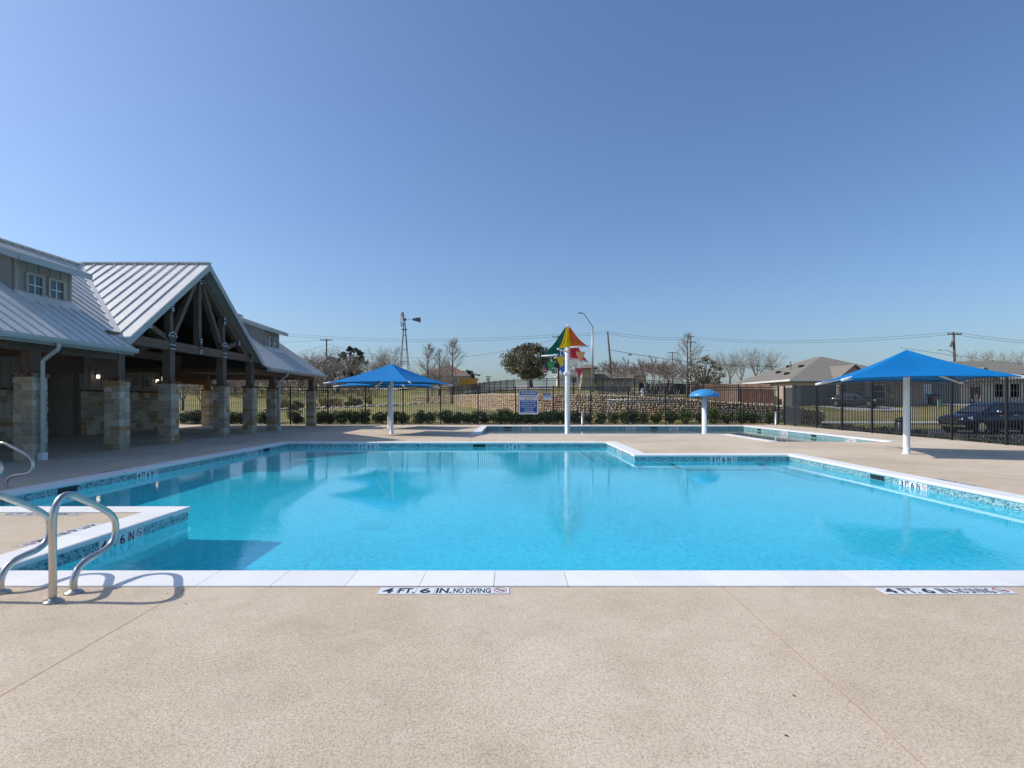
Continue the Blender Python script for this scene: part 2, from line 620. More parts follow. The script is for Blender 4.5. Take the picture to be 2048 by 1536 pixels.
    M['straw'] = leaf('dry_grass', (0.32, 0.24, 0.13), 0.3)
    M['rust'] = leaf('dry_oak_leaf', (0.16, 0.085, 0.045))
    M['bark'] = simple('grey_bark', (0.115, 0.095, 0.080), 0.95, 0, 0.3, 6)
    M['bark_pale'] = simple('pale_bark', (0.27, 0.235, 0.205), 0.9, 0, 0.3, 6)
    M['twig'] = simple('grey_twig', (0.27, 0.235, 0.205), 0.95, 0, 0.25, 2)
    M['twig_red'] = simple('brown_twig', (0.215, 0.15, 0.12), 0.95, 0, 0.3, 2)
    M['pole_wood'] = simple('pole_wood', (0.115, 0.085, 0.065), 0.9, 0, 0.3, 3)
    M['galv'] = simple('galvanised_steel', (0.34, 0.36, 0.37), 0.45, 0.6, 0.1)
    M['old_steel'] = simple('weathered_steel', (0.155, 0.165, 0.175), 0.6, 0.2, 0.2)
    M['wire'] = simple('wire', (0.05, 0.055, 0.065), 0.6)
    # house materials
    t = NT('house_brick')
    br = t.n('ShaderNodeTexBrick')
    mp = t.n('ShaderNodeMapping')
    t.l(t.coord(), mp.inputs[0])
    sp = t.n('ShaderNodeSeparateXYZ')
    t.l(mp.outputs[0], sp.inputs[0])
    cb = t.n('ShaderNodeCombineXYZ')
    t.l(t.math('ADD', sp.outputs[0], sp.outputs[1]), cb.inputs[0])
    t.l(sp.outputs[2], cb.inputs[1])
    t.l(cb.outputs[0], br.inputs['Vector'])
    br.inputs['Scale'].default_value = 1.0
    br.inputs['Brick Width'].default_value = 0.30
    br.inputs['Row Height'].default_value = 0.10
    br.inputs['Mortar Size'].default_value = 0.012
    br.inputs['Color1'].default_value = (0.40, 0.30, 0.22, 1)
    br.inputs['Color2'].default_value = (0.27, 0.20, 0.155, 1)
    br.inputs['Mortar'].default_value = (0.46, 0.42, 0.36, 1)
    t.base(br.outputs[0])
    M['house_brick'] = t.set(0.9, 0, 0.2)
    M['shingle'] = simple('asphalt_shingle', (0.20, 0.182, 0.148), 0.95, 0, 0.22, 4, 0.4, 25)
    M['shingle_brown'] = simple('brown_shingle', (0.20, 0.12, 0.085), 0.95, 0, 0.2, 4)
    M['white_paint'] = simple('white_paint', (0.72, 0.70, 0.65), 0.6, 0, 0.05, 3)
    M['grey_siding'] = simple('grey_siding', (0.20, 0.20, 0.20), 0.8, 0, 0.08, 3)
    M['cedar'] = simple('cedar_fence', (0.37, 0.225, 0.15), 0.85, 0, 0.25, 3, rnd=0.25)
    M['cedar_shaded'] = simple('cedar_fence_shaded', (0.19, 0.09, 0.065), 0.9, 0, 0.25, 3, rnd=0.2)  # cedar again, its colour darkened to paint in the shade on the short fence
    M['screen'] = simple('black_screen', (0.014, 0.02, 0.024), 0.85)
    M['amber'] = simple('amber_board', (0.50, 0.235, 0.015), 0.6, 0, 0.15, 4)
    M['tan_stone'] = simple('monument_stone', (0.42, 0.34, 0.22), 0.9, 0, 0.2, 6)
    # cars
    M['paint_navy'] = simple('navy_car_paint', (0.006, 0.011, 0.035), 0.12, 0, 0.05, spec=0.8)
    M['paint_dark'] = simple('grey_car_paint', (0.02, 0.024, 0.032), 0.15, 0, 0.05, spec=0.8)
    M['tyre'] = simple('tyre', (0.012, 0.012, 0.013), 0.9)
    M['chrome'] = simple('chrome', (0.75, 0.76, 0.78), 0.12, 1.0, 0.03)
    M['lens'] = simple('headlamp_lens', (0.62, 0.66, 0.70), 0.1, 0, 0.1, spec=0.9)
    M['plastic'] = simple('black_plastic', (0.012, 0.013, 0.015), 0.5)
    # shade sails and buckets
    for k, c in dict(sail_green=(0.012, 0.095, 0.075), sail_yellow=(0.62, 0.40, 0.012), sail_orange=(0.72, 0.13, 0.035), sail_red=(0.42, 0.035, 0.06),
                     b_green=(0.02, 0.27, 0.08), b_yellow=(0.66, 0.48, 0.015), b_blue=(0.006, 0.10, 0.42), b_peach=(0.68, 0.34, 0.15), b_pink=(0.46, 0.045, 0.085),
                     sign_blue=(0.012, 0.09, 0.36), sign_green=(0.01, 0.16, 0.08), sign_red=(0.42, 0.02, 0.03), bin_blue=(0.03, 0.20, 0.50), pipe_red=(0.55, 0.07, 0.05), pipe_green=(0.20, 0.42, 0.24), hydrant=(0.66, 0.68, 0.74)).items():
        M[k] = simple(k, c, 0.55, 0, 0.06, 3)
    for k, c in dict(sail_green=(0.02, 0.13, 0.10), sail_yellow=(0.80, 0.52, 0.015), sail_orange=(0.85, 0.19, 0.05), sail_red=(0.55, 0.05, 0.08)).items():
        t = NT(k + '_cloth')
        tl = t.n('ShaderNodeBsdfTranslucent')
        tl.inputs[0].default_value = (*c, 1)
        t.base(c)
        t.set(0.8, 0, 0.1)
        mx = t.n('ShaderNodeMixShader')
        mx.inputs[0].default_value = 0.5
        t.l(t.b.outputs[0], mx.inputs[1])
        t.l(tl.outputs[0], mx.inputs[2])
        t.l(mx.outputs[0], t.out.inputs['Surface'])
        M[k] = t.m
    # perforated gate sheet
    t = NT('perforated_sheet')
    tr = t.n('ShaderNodeBsdfTransparent')
    mx = t.n('ShaderNodeMixShader')
    mx.inputs[0].default_value = 0.62
    t.base((0.03, 0.036, 0.045))
    t.set(0.5)
    t.l(tr.outputs[0], mx.inputs[1])
    t.l(t.b.outputs[0], mx.inputs[2])
    t.l(mx.outputs[0], t.out.inputs['Surface'])
    M['perforated'] = t.m
    return M


M = make_materials()
rng = random.Random(7)


def interp(tab, x):
    if x <= tab[0][0]:
        return tab[0][1]
    for (a, b), (c, d) in zip(tab, tab[1:]):
        if x <= c:
            return b + (d - b) * (x - a) / (c - a)
    return tab[-1][1]


def smooth(a, b, x):
    t = max(0.0, min(1.0, (x - a) / (b - a)))
    return t * t * (3 - 2 * t)


# ------------------------------------------------------------------ terrain
DX0, DX1, DY0, DY1 = -30.0, 17.62, -9.0, 36.35           # the paved pool deck
WALL = [(-15.5, 86.0), (-9.0, 79.0), (-5.2, 68.0), (-2.2, 57.0), (0.4, 47.5), (2.9, 44.2), (6.3, 42.0), (10.0, 40.4), (13.2, 39.4), (18.0, 38.7), (21.5, 38.4)]
WTOP = [(-15.5, 2.15), (-9.0, 2.35), (-2.2, 2.25), (0.4, 2.1), (6.3, 2.0), (10.0, 1.8), (13.2, 1.55), (18.0, 1.22), (21.5, 0.75)]
ZF = [(36, -0.03), (38, 0.02), (45, 0.40), (64, 0.72), (86, 1.5), (106, 4.3), (150, 5.7), (400, 12.5), (1500, 40)]
ZB = [(38, 1.3), (44, 2.0), (52, 2.15), (70, 2.95), (100, 4.3), (150, 5.6), (400, 12.5), (1500, 40)]
ZR = [(20, -0.40), (33, -0.38), (37, -0.25), (41, 0.05), (60, 1.15), (75, 1.7), (105, 4.2), (150, 5.6), (400, 12.5), (1500, 40)]


def ground(x, y):
    wy = interp(WALL, x)
    zf = interp(ZF, y)
    zt = min(interp(ZB, y), interp(WTOP, x) + max(0, y - wy) * 0.035 + 0.0) if y < 100 else interp(ZB, y)
    sl = (interp(WALL, x + 0.4) - interp(WALL, x - 0.4)) / 0.8
    k = smooth(0.35, 1.25, (y - wy) / math.sqrt(1 + sl * sl)) * smooth(-20.0, -15.5, x)
    z = zf * (1 - k) + zt * k
    r = smooth(17.7, 22.0, x) if y > 36.4 else (1.0 if x > 17.5 else 0.0)
    z = z * (1 - r) + interp(ZR, y) * r
    if x < -30 and y < 36.4:
        z = -0.05
    return z


def build_terrain():
    xs = [-900, -600, -400, -280, -200, -150, -110, -85, -70, -60, -52, -45, -40, -36, -33, DX0 - 0.02, DX0 + 0.05]
    x = -29.0
    while x < 17.0:
        xs.append(x)
        x += 0.8
    xs += [DX1 - 0.06, DX1 + 0.01]
    x = 18.2
    while x < 26:
        xs.append(x)
        x += 0.8
    while x < 70:
        xs.append(x)
        x += 2.0
    xs += [80, 95, 120, 160, 220, 300, 420, 620, 900]
    ys = [-60, -30, DY0 - 0.05, DY0 + 0.05, 0, 10, 18, 24, 28, 30, 32, 34, 35, DY1 - 0.06, DY1 + 0.01]
    y = 37.0
    while y < 60:
        ys.append(y)
        y += 0.45
    while y < 92:
        ys.append(y)
        y += 0.8
    while y < 120:
        ys.append(y)
        y += 3
    ys += [130, 145, 165, 200, 260, 350, 500, 800, 1500]
    vv, ff = [], []
    for yy in ys:
        for xx in xs:
            z = ground(xx, yy)
            if DX0 < xx < DX1 and DY0 < yy < DY1:
                z = -3.0
            elif yy > 37.5 and abs(xx) < 80:
                z += 0.05 * math.sin(xx * 0.9 + yy * 0.4) * math.sin(yy * 0.31 + 1.3)
            vv.append((xx, yy, z))
    n = len(xs)
    for j in range(len(ys) - 1):
        for i in range(n - 1):
            ff.append((j * n + i, j * n + i + 1, (j + 1) * n + i + 1, (j + 1) * n + i))
    mb = MB()
    mb.add(vv, ff)
    tag(mb.build('terrain', M['lawn'], smooth=True), kind='structure')


build_terrain()


def drape(name, poly_rows, mat, lift=0.03, sub=1):
    """a strip laid on the ground: rows of (left point, right point)"""
    mb = MB()
    vv = []
    for (a, b) in poly_rows:
        for k in range(5):
            s = k / 4
            x = a[0] + (b[0] - a[0]) * s
            y = a[1] + (b[1] - a[1]) * s
            vv.append((x, y, ground(x, y) + lift))
    ff = []
    for j in range(len(poly_rows) - 1):
        for k in range(4):
            ff.append((j * 5 + k, j * 5 + k + 1, j * 5 + 6 + k, j * 5 + 5 + k))
    mb.add(vv, ff)
    return tag(mb.build(name, mat, smooth=True), kind='structure')


# ------------------------------------------------------------------ pools and deck
POOL = [(-4.72, 5.0), (7.95, 5.0), (7.95, 15.85), (3.53, 15.85), (3.53, 20.6), (-8.35, 20.6), (-8.35, 8.05), (-4.72, 8.05)]   # counter-clockwise
WADE = [(-1.55, 25.9), (10.15, 25.9), (10.15, 21.0), (14.4, 21.0), (14.4, 34.35), (-1.55, 34.35)]
CW = 0.40


def offset_poly(poly, d):
    """outward by d for a counter-clockwise right-angled polygon"""
    out = []
    n = len(poly)
    for i in range(n):
        p0, p1, p2 = Vector(poly[i - 1]), Vector(poly[i]), Vector(poly[(i + 1) % n])
        e1, e2 = (p1 - p0).normalized(), (p2 - p1).normalized()
        n1, n2 = Vector((e1.y, -e1.x)), Vector((e2.y, -e2.x))
        out.append((p1.x + (n1.x + n2.x) * d, p1.y + (n1.y + n2.y) * d))
    return out


def inside(poly, x, y):
    c = False
    n = len(poly)
    for i in range(n):
        x1, y1 = poly[i]
        x2, y2 = poly[(i + 1) % n]
        if (y1 > y) != (y2 > y) and x < (x2 - x1) * (y - y1) / (y2 - y1) + x1:
            c = not c
    return c


def grid_fill(mb, xs, ys, test, z):
    for i in range(len(xs) - 1):
        for j in range(len(ys) - 1):
            cx, cy = (xs[i] + xs[i + 1]) / 2, (ys[j] + ys[j + 1]) / 2
            if test(cx, cy):
                mb.quad((xs[i], ys[j], z), (xs[i + 1], ys[j], z), (xs[i + 1], ys[j + 1], z), (xs[i], ys[j + 1], z))


OP = offset_poly(POOL, CW - 0.005)
OW = offset_poly(WADE, CW - 0.005)
OW = [(x, max(y, 21.0)) if i in (2, 3) else (x, y) for i, (x, y) in enumerate(OW)]
mb = MB()
xs = sorted(set([DX0, DX1] + [p[0] for p in OP] + [p[0] for p in OW]))
ys = sorted(set([DY0, DY1] + [p[1] for p in OP] + [p[1] for p in OW]))
grid_fill(mb, xs, ys, lambda x, y: not inside(OP, x, y) and not inside(OW, x, y), 0.0)
for (a, b) in (((DX0, DY0), (DX1, DY0)), ((DX1, DY0), (DX1, DY1)), ((DX1, DY1), (DX0, DY1)), ((DX0, DY1), (DX0, DY0))):
    mb.quad((a[0], a[1], -0.6), (b[0], b[1], -0.6), (b[0], b[1], 0), (a[0], a[1], 0))
deck = tag(mb.build('pool_deck', M['deck']), kind='structure')
jn = 0
for (x0, x1, y0, y1) in ((1.747, 1.755, DY0, 4.6), (-2.690, -2.682, DY0, 4.6), (-7.12, -7.112, DY0, 7.60), (6.18, 6.188, DY0, 4.6), (-1.66, -1.64, 21.0, 25.5), (-1.66, -1.64, 34.75, 36.3), (8.36, 17.55, 12.0, 12.014), (8.36, 17.55, 17.0, 17.014), (14.81, 17.5, 27.0, 27.014), (-29, 17.5, 0.9, 0.912)):
    j = MB().box(x0, x1, y0, y1, -0.02, 0.0012).build('expansion_joint', M['joint'], deck)


def pool_shell(name, poly, depth_fn, mats, zwater, label_water):
    """walls with plaster and a band of mosaic, a floor, coping stones one by one"""
    shell = MB()
    n = len(poly)
    for i in range(n):
        a, b = poly[i], poly[(i + 1) % n]
        if mats.get('open') == i:
            continue
        shell.quad((a[0], a[1], -2.4), (a[0], a[1], -0.19), (b[0], b[1], -0.19), (b[0], b[1], -2.4))
    xs = sorted(set([p[0] for p in poly] + mats.get('xs', [])))
    ys = sorted(set([p[1] for p in poly] + mats.get('ys', [])))
    for i in range(len(xs) - 1):
        for j in range(len(ys) - 1):
            if inside(poly, (xs[i] + xs[i + 1]) / 2, (ys[j] + ys[j + 1]) / 2):
                q = [(xs[i], ys[j]), (xs[i + 1], ys[j]), (xs[i + 1], ys[j + 1]), (xs[i], ys[j + 1])]
                shell.quad(*[(x, y, depth_fn(x, y)) for x, y in q])
    root = tag(shell.build(name, mats['floor']), kind='structure')
    for i in range(n):
        if mats.get('open') == i:
            continue
        a, b = Vector(poly[i]), Vector(poly[(i + 1) % n])
        e = (b - a).normalized()
        nr = Vector((e.y, -e.x))            # outward, away from the water
        t = MB()
        p, q = a - nr * 0.004, b - nr * 0.004
        t.quad((p.x, p.y, -0.20), (p.x, p.y, -0.045), (q.x, q.y, -0.045), (q.x, q.y, -0.20))
        t.build('tile_band', M['mosaic'], root)
        # coping stones; convex and concave corners butt against each other
        L = (b - a).length
        pv = (a - Vector(poly[i - 1])).normalized()
        nx = (Vector(poly[(i + 2) % n]) - b).normalized()
        cin = pv.x * e.y - pv.y * e.x       # >0 convex at a
        cout = e.x * nx.y - e.y * nx.x
        s0 = -CW if cin > 0 else (0.03)
        s1 = L - 0.03 if cout > 0 else L + CW
        if mats.get('open') == (i + 1) % n:
            s1 = L
        if mats.get('open') == (i - 1) % n:
            s0 = 0
        if cin > 0 and mats.get('open') != (i - 1) % n:
            s0 = -CW
        if cout > 0 and mats.get('open') != (i + 1) % n:
            s1 = L + 0.03 - 0.06
        if cin < 0:
            s0 = CW
        if cout < 0:
            s1 = L + 0.03
        k = max(1, round((s1 - s0) / 0.635))
        step = (s1 - s0) / k
        for c in range(k):
            u0, u1 = s0 + c * step + 0.0025, s0 + (c + 1) * step - 0.0025
            st = MB()
            prof = [(CW, -0.05), (CW, 0.012), (-0.008, 0.014), (-0.024, 0.006), (-0.032, -0.012), (-0.028, -0.034), (-0.014, -0.05)]
            vv = []
            for u in (u0, u1):
                for (w, z) in prof:
                    pt = a + e * u + nr * w
                    vv.append((pt.x, pt.y, z))
            m_ = len(prof)
            ff = [tuple(range(m_)), tuple(reversed(range(m_, 2 * m_)))] + [(r, r + m_, (r + 1) % m_ + m_, (r + 1) % m_) for r in range(m_)]
            st.add(vv, ff)
            st.build('coping_stone', M['coping'], root)
    # water
    w = MB()
    grid_fill(w, sorted(set(p[0] for p in poly)), sorted(set(p[1] for p in poly)), lambda x, y: inside(poly, x, y), zwater)
    tag(w.build(label_water, mats['water']), kind='structure')
    return root


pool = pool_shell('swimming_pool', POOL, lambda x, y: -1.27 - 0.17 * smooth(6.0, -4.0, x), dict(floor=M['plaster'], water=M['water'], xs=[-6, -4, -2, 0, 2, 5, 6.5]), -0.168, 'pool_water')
wade = pool_shell('wading_pool', WADE, lambda x, y: interp([(21.0, 0.0), (23.3, -0.19), (25.9, -0.36), (28, -0.42)], y) if x > 10.0 and y < 27 else -0.42,
                  dict(floor=M['beach'], water=M['water2'], open=2, xs=[10.15, 12], ys=[23.3, 28.0]), -0.205, 'wading_water')

pw = bpy.data.objects['pool_water']
pw.data.polygons.foreach_set('use_smooth', [True] * len(pw.data.polygons))
pw.cycles.is_caustics_caster = True

# submerged steps in the two far corners
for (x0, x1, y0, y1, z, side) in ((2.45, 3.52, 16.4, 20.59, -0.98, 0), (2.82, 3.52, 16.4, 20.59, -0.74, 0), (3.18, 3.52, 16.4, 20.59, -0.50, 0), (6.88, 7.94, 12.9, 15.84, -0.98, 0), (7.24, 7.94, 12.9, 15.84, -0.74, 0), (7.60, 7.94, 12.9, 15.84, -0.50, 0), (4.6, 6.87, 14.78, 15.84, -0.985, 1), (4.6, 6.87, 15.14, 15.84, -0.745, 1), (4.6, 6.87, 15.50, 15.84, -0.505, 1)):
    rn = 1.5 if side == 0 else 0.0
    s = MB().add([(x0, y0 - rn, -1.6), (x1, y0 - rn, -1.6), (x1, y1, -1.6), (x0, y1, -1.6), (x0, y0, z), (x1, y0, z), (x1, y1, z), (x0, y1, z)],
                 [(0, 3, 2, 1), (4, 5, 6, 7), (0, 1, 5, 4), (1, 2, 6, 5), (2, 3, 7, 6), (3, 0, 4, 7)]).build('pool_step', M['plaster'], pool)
    if side == 0:
        MB().box(x0 - 0.004, x0 + 0.025, y0, y1 - 0.01, z - 0.02, z + 0.004).build('step_nosing', M['nosing'], s)
    else:
        MB().box(x0, x1, y0 - 0.004, y0 + 0.025, z - 0.02, z + 0.004).build('step_nosing', M['nosing'], s)
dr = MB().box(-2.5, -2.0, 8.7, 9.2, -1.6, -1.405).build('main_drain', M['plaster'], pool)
for k in range(7):
    MB().box(-2.47 + k * 0.065, -2.445 + k * 0.065, 8.73, 9.17, -1.406, -1.40).build('drain_slot', M['tile_white'], dr)


# ---- lettering
def text_mesh(s, bold=0.018, spacing=1.0):
    cu = bpy.data.curves.new('lettering', 'FONT')
    cu.body = s
    cu.size = 1.0
    cu.align_x = 'CENTER'
    cu.align_y = 'CENTER'
    cu.offset = bold
    cu.space_character = spacing
    cu.resolution_u = 3
    o = bpy.data.objects.new('lettering', cu)
    col.objects.link(o)
    bpy.context.view_layer.update()
    dg = bpy.context.evaluated_depsgraph_get()
    me = bpy.data.meshes.new_from_object(o.evaluated_get(dg))
    bpy.data.objects.remove(o)
    vs_ = [v.co.copy() for v in me.vertices]
    fs_ = [tuple(p.vertices) for p in me.polygons]
    bpy.data.meshes.remove(me)
    return vs_, fs_


def lettering(s, w, h, frame, mat, parent, bold=0.018, name='lettering', spacing=1.0):
    """text fitted to w x h on the plane given by frame (origin, right, up)"""
    vs_, fs_ = text_mesh(s, bold, spacing)
    x0, x1 = min(v.x for v in vs_), max(v.x for v in vs_)
    y0, y1 = min(v.y for v in vs_), max(v.y for v in vs_)
    o, r, u = [Vector(q) for q in frame]
    out = []
    for v in vs_:
        a = ((v.x - x0) / (x1 - x0) - 0.5) * w
        b = ((v.y - y0) / (y1 - y0) - 0.5) * h
        out.append(o + r * a + u * b)
    return MB().add(out, fs_).build(name, mat, parent)


def ring(mb, o, r, u, ra, rb, n=24):
    o, r, u = Vector(o), Vector(r), Vector(u)
    b = len(mb.v)
    for k in range(n):
        a = 2 * math.pi * k / n
        d = r * math.cos(a) + u * math.sin(a)
        mb.v.append(tuple(o + d * ra))
        mb.v.append(tuple(o + d * rb))
    for k in range(n):
        k2 = (k + 1) % n
        mb.f.append((b + 2 * k, b + 2 * k + 1, b + 2 * k2 + 1, b + 2 * k2))
    return mb


def tile_row(o, r, u, parts, parent, size=0.152, words=True):
    """a row of six inch marker tiles, left to right from o (lower left corner)"""
    o, r, u = Vector(o), Vector(r), Vector(u)
    nrm = r.cross(u)
    for i, s in enumerate(parts):
        a = o + r * (i * size)
        g = 0.002
        t = MB().slab([a + r * g + u * g + nrm * 0.004, a + r * (size - g) + u * g + nrm * 0.004, a + r * (size - g) + u * (size - g) + nrm * 0.004, a + r * g + u * (size - g) + nrm * 0.004], 0.004)
        tl = t.build('marker_tile', M['tile_white'], parent)
        c = a + r * size / 2 + u * size / 2 + nrm * 0.0055
        if s == '@':
            k = MB()
            cc = c + u * 0.016
            ring(k, cc, r, u, 0.046, 0.055)
            d = (r * 0.7 - u * 0.7)
            e = (r * 0.7 + u * 0.7)
            k.quad(cc - d * 0.05 - e * 0.004, cc + d * 0.05 - e * 0.004, cc + d * 0.05 + e * 0.004, cc - d * 0.05 + e * 0.004)
            k.build('prohibition_ring', M['ink_red'], tl)
            f = MB()
            q = cc + nrm * 0.001
            for (p1, p2, wd) in (((-0.03, 0.018), (0.008, -0.004), 0.011), ((0.008, -0.004), (0.032, -0.006), 0.009), ((-0.034, -0.022), (0.034, -0.022), 0.004)):
                v1, v2 = q + r * p1[0] + u * p1[1], q + r * p2[0] + u * p2[1]
                sd = (v2 - v1).normalized().cross(nrm) * wd / 2
                f.quad(v1 - sd, v2 - sd, v2 + sd, v1 + sd)
            f.build('diver_figure', M['ink'], tl)
            if words:
                lettering('NO DIVING', 0.125, 0.017, (c - u * 0.062, r, u), M['ink'], tl, 0.0)
        else:
            wd = {'4': 0.088, '3': 0.088, '6': 0.088, 'FT': 0.115, 'FT.': 0.135, 'IN': 0.10, 'IN.': 0.125, 'NO DI': 0.150, 'VING': 0.148}.get(s, 0.1)
            hg = 0.112 if s in ('NO DI', 'VING') else 0.118
            lettering(s, wd, hg, (c, r, u), M['ink'], tl, 0.026 if s not in ('NO DI', 'VING') else 0.02)


FULL4 = ['4', 'FT.', '6', 'IN.', 'NO DI', 'VING', '@']
FULL3 = ['3', 'FT.', '6', 'IN.', 'NO DI', 'VING', '@']
tile_row((-1.085, 4.425, 0.001), (1, 0, 0), (0, 1, 0), FULL4, deck)
tile_row((3.0, 4.42, 0.001), (1, 0, 0), (0, 1, 0), FULL4, deck)
tile_row((-5.30, 6.95, 0.001), (0, -1, 0), (1, 0, 0), FULL4, deck)
tile_row((-6.95, 7.47, 0.001), (1, 0, 0), (0, 1, 0), FULL4, deck)
tile_row((8.52, 10.0, 0.001), (0, 1, 0), (-1, 0, 0), FULL3, deck)
tile_row((-8.92, 12.9, 0.001), (0, -1, 0), (1, 0, 0), FULL4, deck)
tile_row((3.97, 17.6, 0.001), (0, 1, 0), (-1, 0, 0), FULL3, deck)
S4 = ['4', 'FT', '6', 'IN', '@']
S3 = ['3', 'FT', '6', 'IN', '@']
ZB0 = -0.198
tile_row((-5.72, 20.594, ZB0), (1, 0, 0), (0, 0, 1), S4, pool, words=False)
tile_row((-0.27, 20.594, ZB0), (1, 0, 0), (0, 0, 1), S3, pool, words=False)
tile_row((5.69, 15.844, ZB0), (1, 0, 0), (0, 0, 1), S3, pool, words=False)
tile_row((7.944, 11.33, ZB0), (0, -1, 0), (0, 0, 1), S3, pool, words=False)
tile_row((-8.344, 12.28, ZB0), (0, 1, 0), (0, 0, 1), S4, pool, words=False)
tile_row((-8.344, 17.35, ZB0), (0, 1, 0), (0, 0, 1), S4, pool, words=False)
tile_row((3.524, 18.6, ZB0), (0, -1, 0), (0, 0, 1), S3, pool, words=False)
tile_row((-4.714, 6.30, ZB0), (0, 1, 0), (0, 0, 1), S4, pool, words=False)
for x in (0.45, 6.9, 9.6):
    tile_row((x, 34.344, ZB0), (1, 0, 0), (0, 0, 1), ['1', 'FT', '0', 'IN', '@'], wade, words=False)
for y in (23.9, 29.6):
    tile_row((14.394, y, ZB0), (0, -1, 0), (0, 0, 1), ['0', 'FT', '6', 'IN', '@'], wade, words=False)


def skimmer(o, r, parent, w=0.46, h=0.115):
    o, r = Vector(o), Vector(r)
    u = Vector((0, 0, 1))
    n = r.cross(u)
    a = o + u * 0.01 + n * 0.004
    s = MB().slab([a, a + r * w, a + r * w + u * h, a + u * h], 0.004).build('skimmer', M['slot_shade'], parent)
    k = MB()
    k.bar(a + n * 0.002, a + r * w + n * 0.002, 0.012, 0.012)
    k.bar(a + u * h + n * 0.002, a + r * w + u * h + n * 0.002, 0.012, 0.012)
    k.build('skimmer_frame', M['mosaic'], s)


skimmer((-8.346, 10.15, -0.18), (0, 1, 0), pool)
skimmer((-8.346, 18.55, -0.18), (0, 1, 0), pool)
skimmer((-1.45, 20.596, -0.18), (1, 0, 0), pool)
skimmer((7.946, 12.25, -0.18), (0, -1, 0), pool)
skimmer((-0.5, 34.346, -0.18), (1, 0, 0), wade)
skimmer((8.6, 34.346, -0.18), (1, 0, 0), wade)
skimmer((14.396, 32.4, -0.18), (0, -1, 0), wade)
skimmer((14.396, 26.6, -0.18), (0, -1, 0), wade)


def receive(o):
    if o.type == 'MESH':
        o.cycles.is_caustics_receiver = True
    for c_ in o.children:
        receive(c_)


receive(pool)

# ------------------------------------------------------------------ hand rails
def hand_rail(loc, rz, label):
    t = thing('grab_rail', label, 'hand rail', loc, rz)
    key = [(0, 0), (0, 0.35), (0, 0.62), (0.033, 0.745), (0.105, 0.80), (0.185, 0.792), (0.31, 0.73), (0.45, 0.657), (0.575, 0.583), (0.643, 0.52), (0.675, 0.44), (0.668, 0.36), (0.622, 0.292), (0.54, 0.258), (0.43, 0.242), (0.325, 0.224), (0.248, 0.182), (0.207, 0.115), (0.2, 0.05), (0.2, 0)]
    pts = []
    for i in range(len(key) - 1):
        p0, p1, p2, p3 = [Vector((0, *key[max(0, min(len(key) - 1, i + q))])) for q in (-1, 0, 1, 2)]
        for q in range(4):
            u = q / 4
            pts.append(0.5 * ((2 * p1) + (p2 - p0) * u + (2 * p0 - 5 * p1 + 4 * p2 - p3) * u * u + (3 * p1 - p0 - 3 * p2 + p3) * u ** 3))
    pts.append(Vector((0, *key[-1])))
    MB().tube(pts, 0.0265, 16).build('rail_tube', M['steel'], t, True)
    for y in (0, 0.20):
        MB().lathe([(0.066, 0.001), (0.066, 0.010), (0.058, 0.018), (0.034, 0.024), (0.030, 0.032)], (0, y, 0), 24).build('base_flange', M['steel'], t, True)
    return t


hand_rail((-3.54, 4.26, 0), 0, 'bent steel grab rail beside the shadow it throws on the white coping')
hand_rail((-4.13, 4.26, 0), 0, 'bent steel grab rail on the corner side of its pair at the front coping')
hand_rail((-9.17, 9.80, 0), R(-90), 'bent steel grab rail on the shaded deck, nearer the pavilion columns of its pair')
hand_rail((-9.17, 9.20, 0), R(-90), 'bent steel grab rail on the shaded deck, nearer the deck corner of its pair')


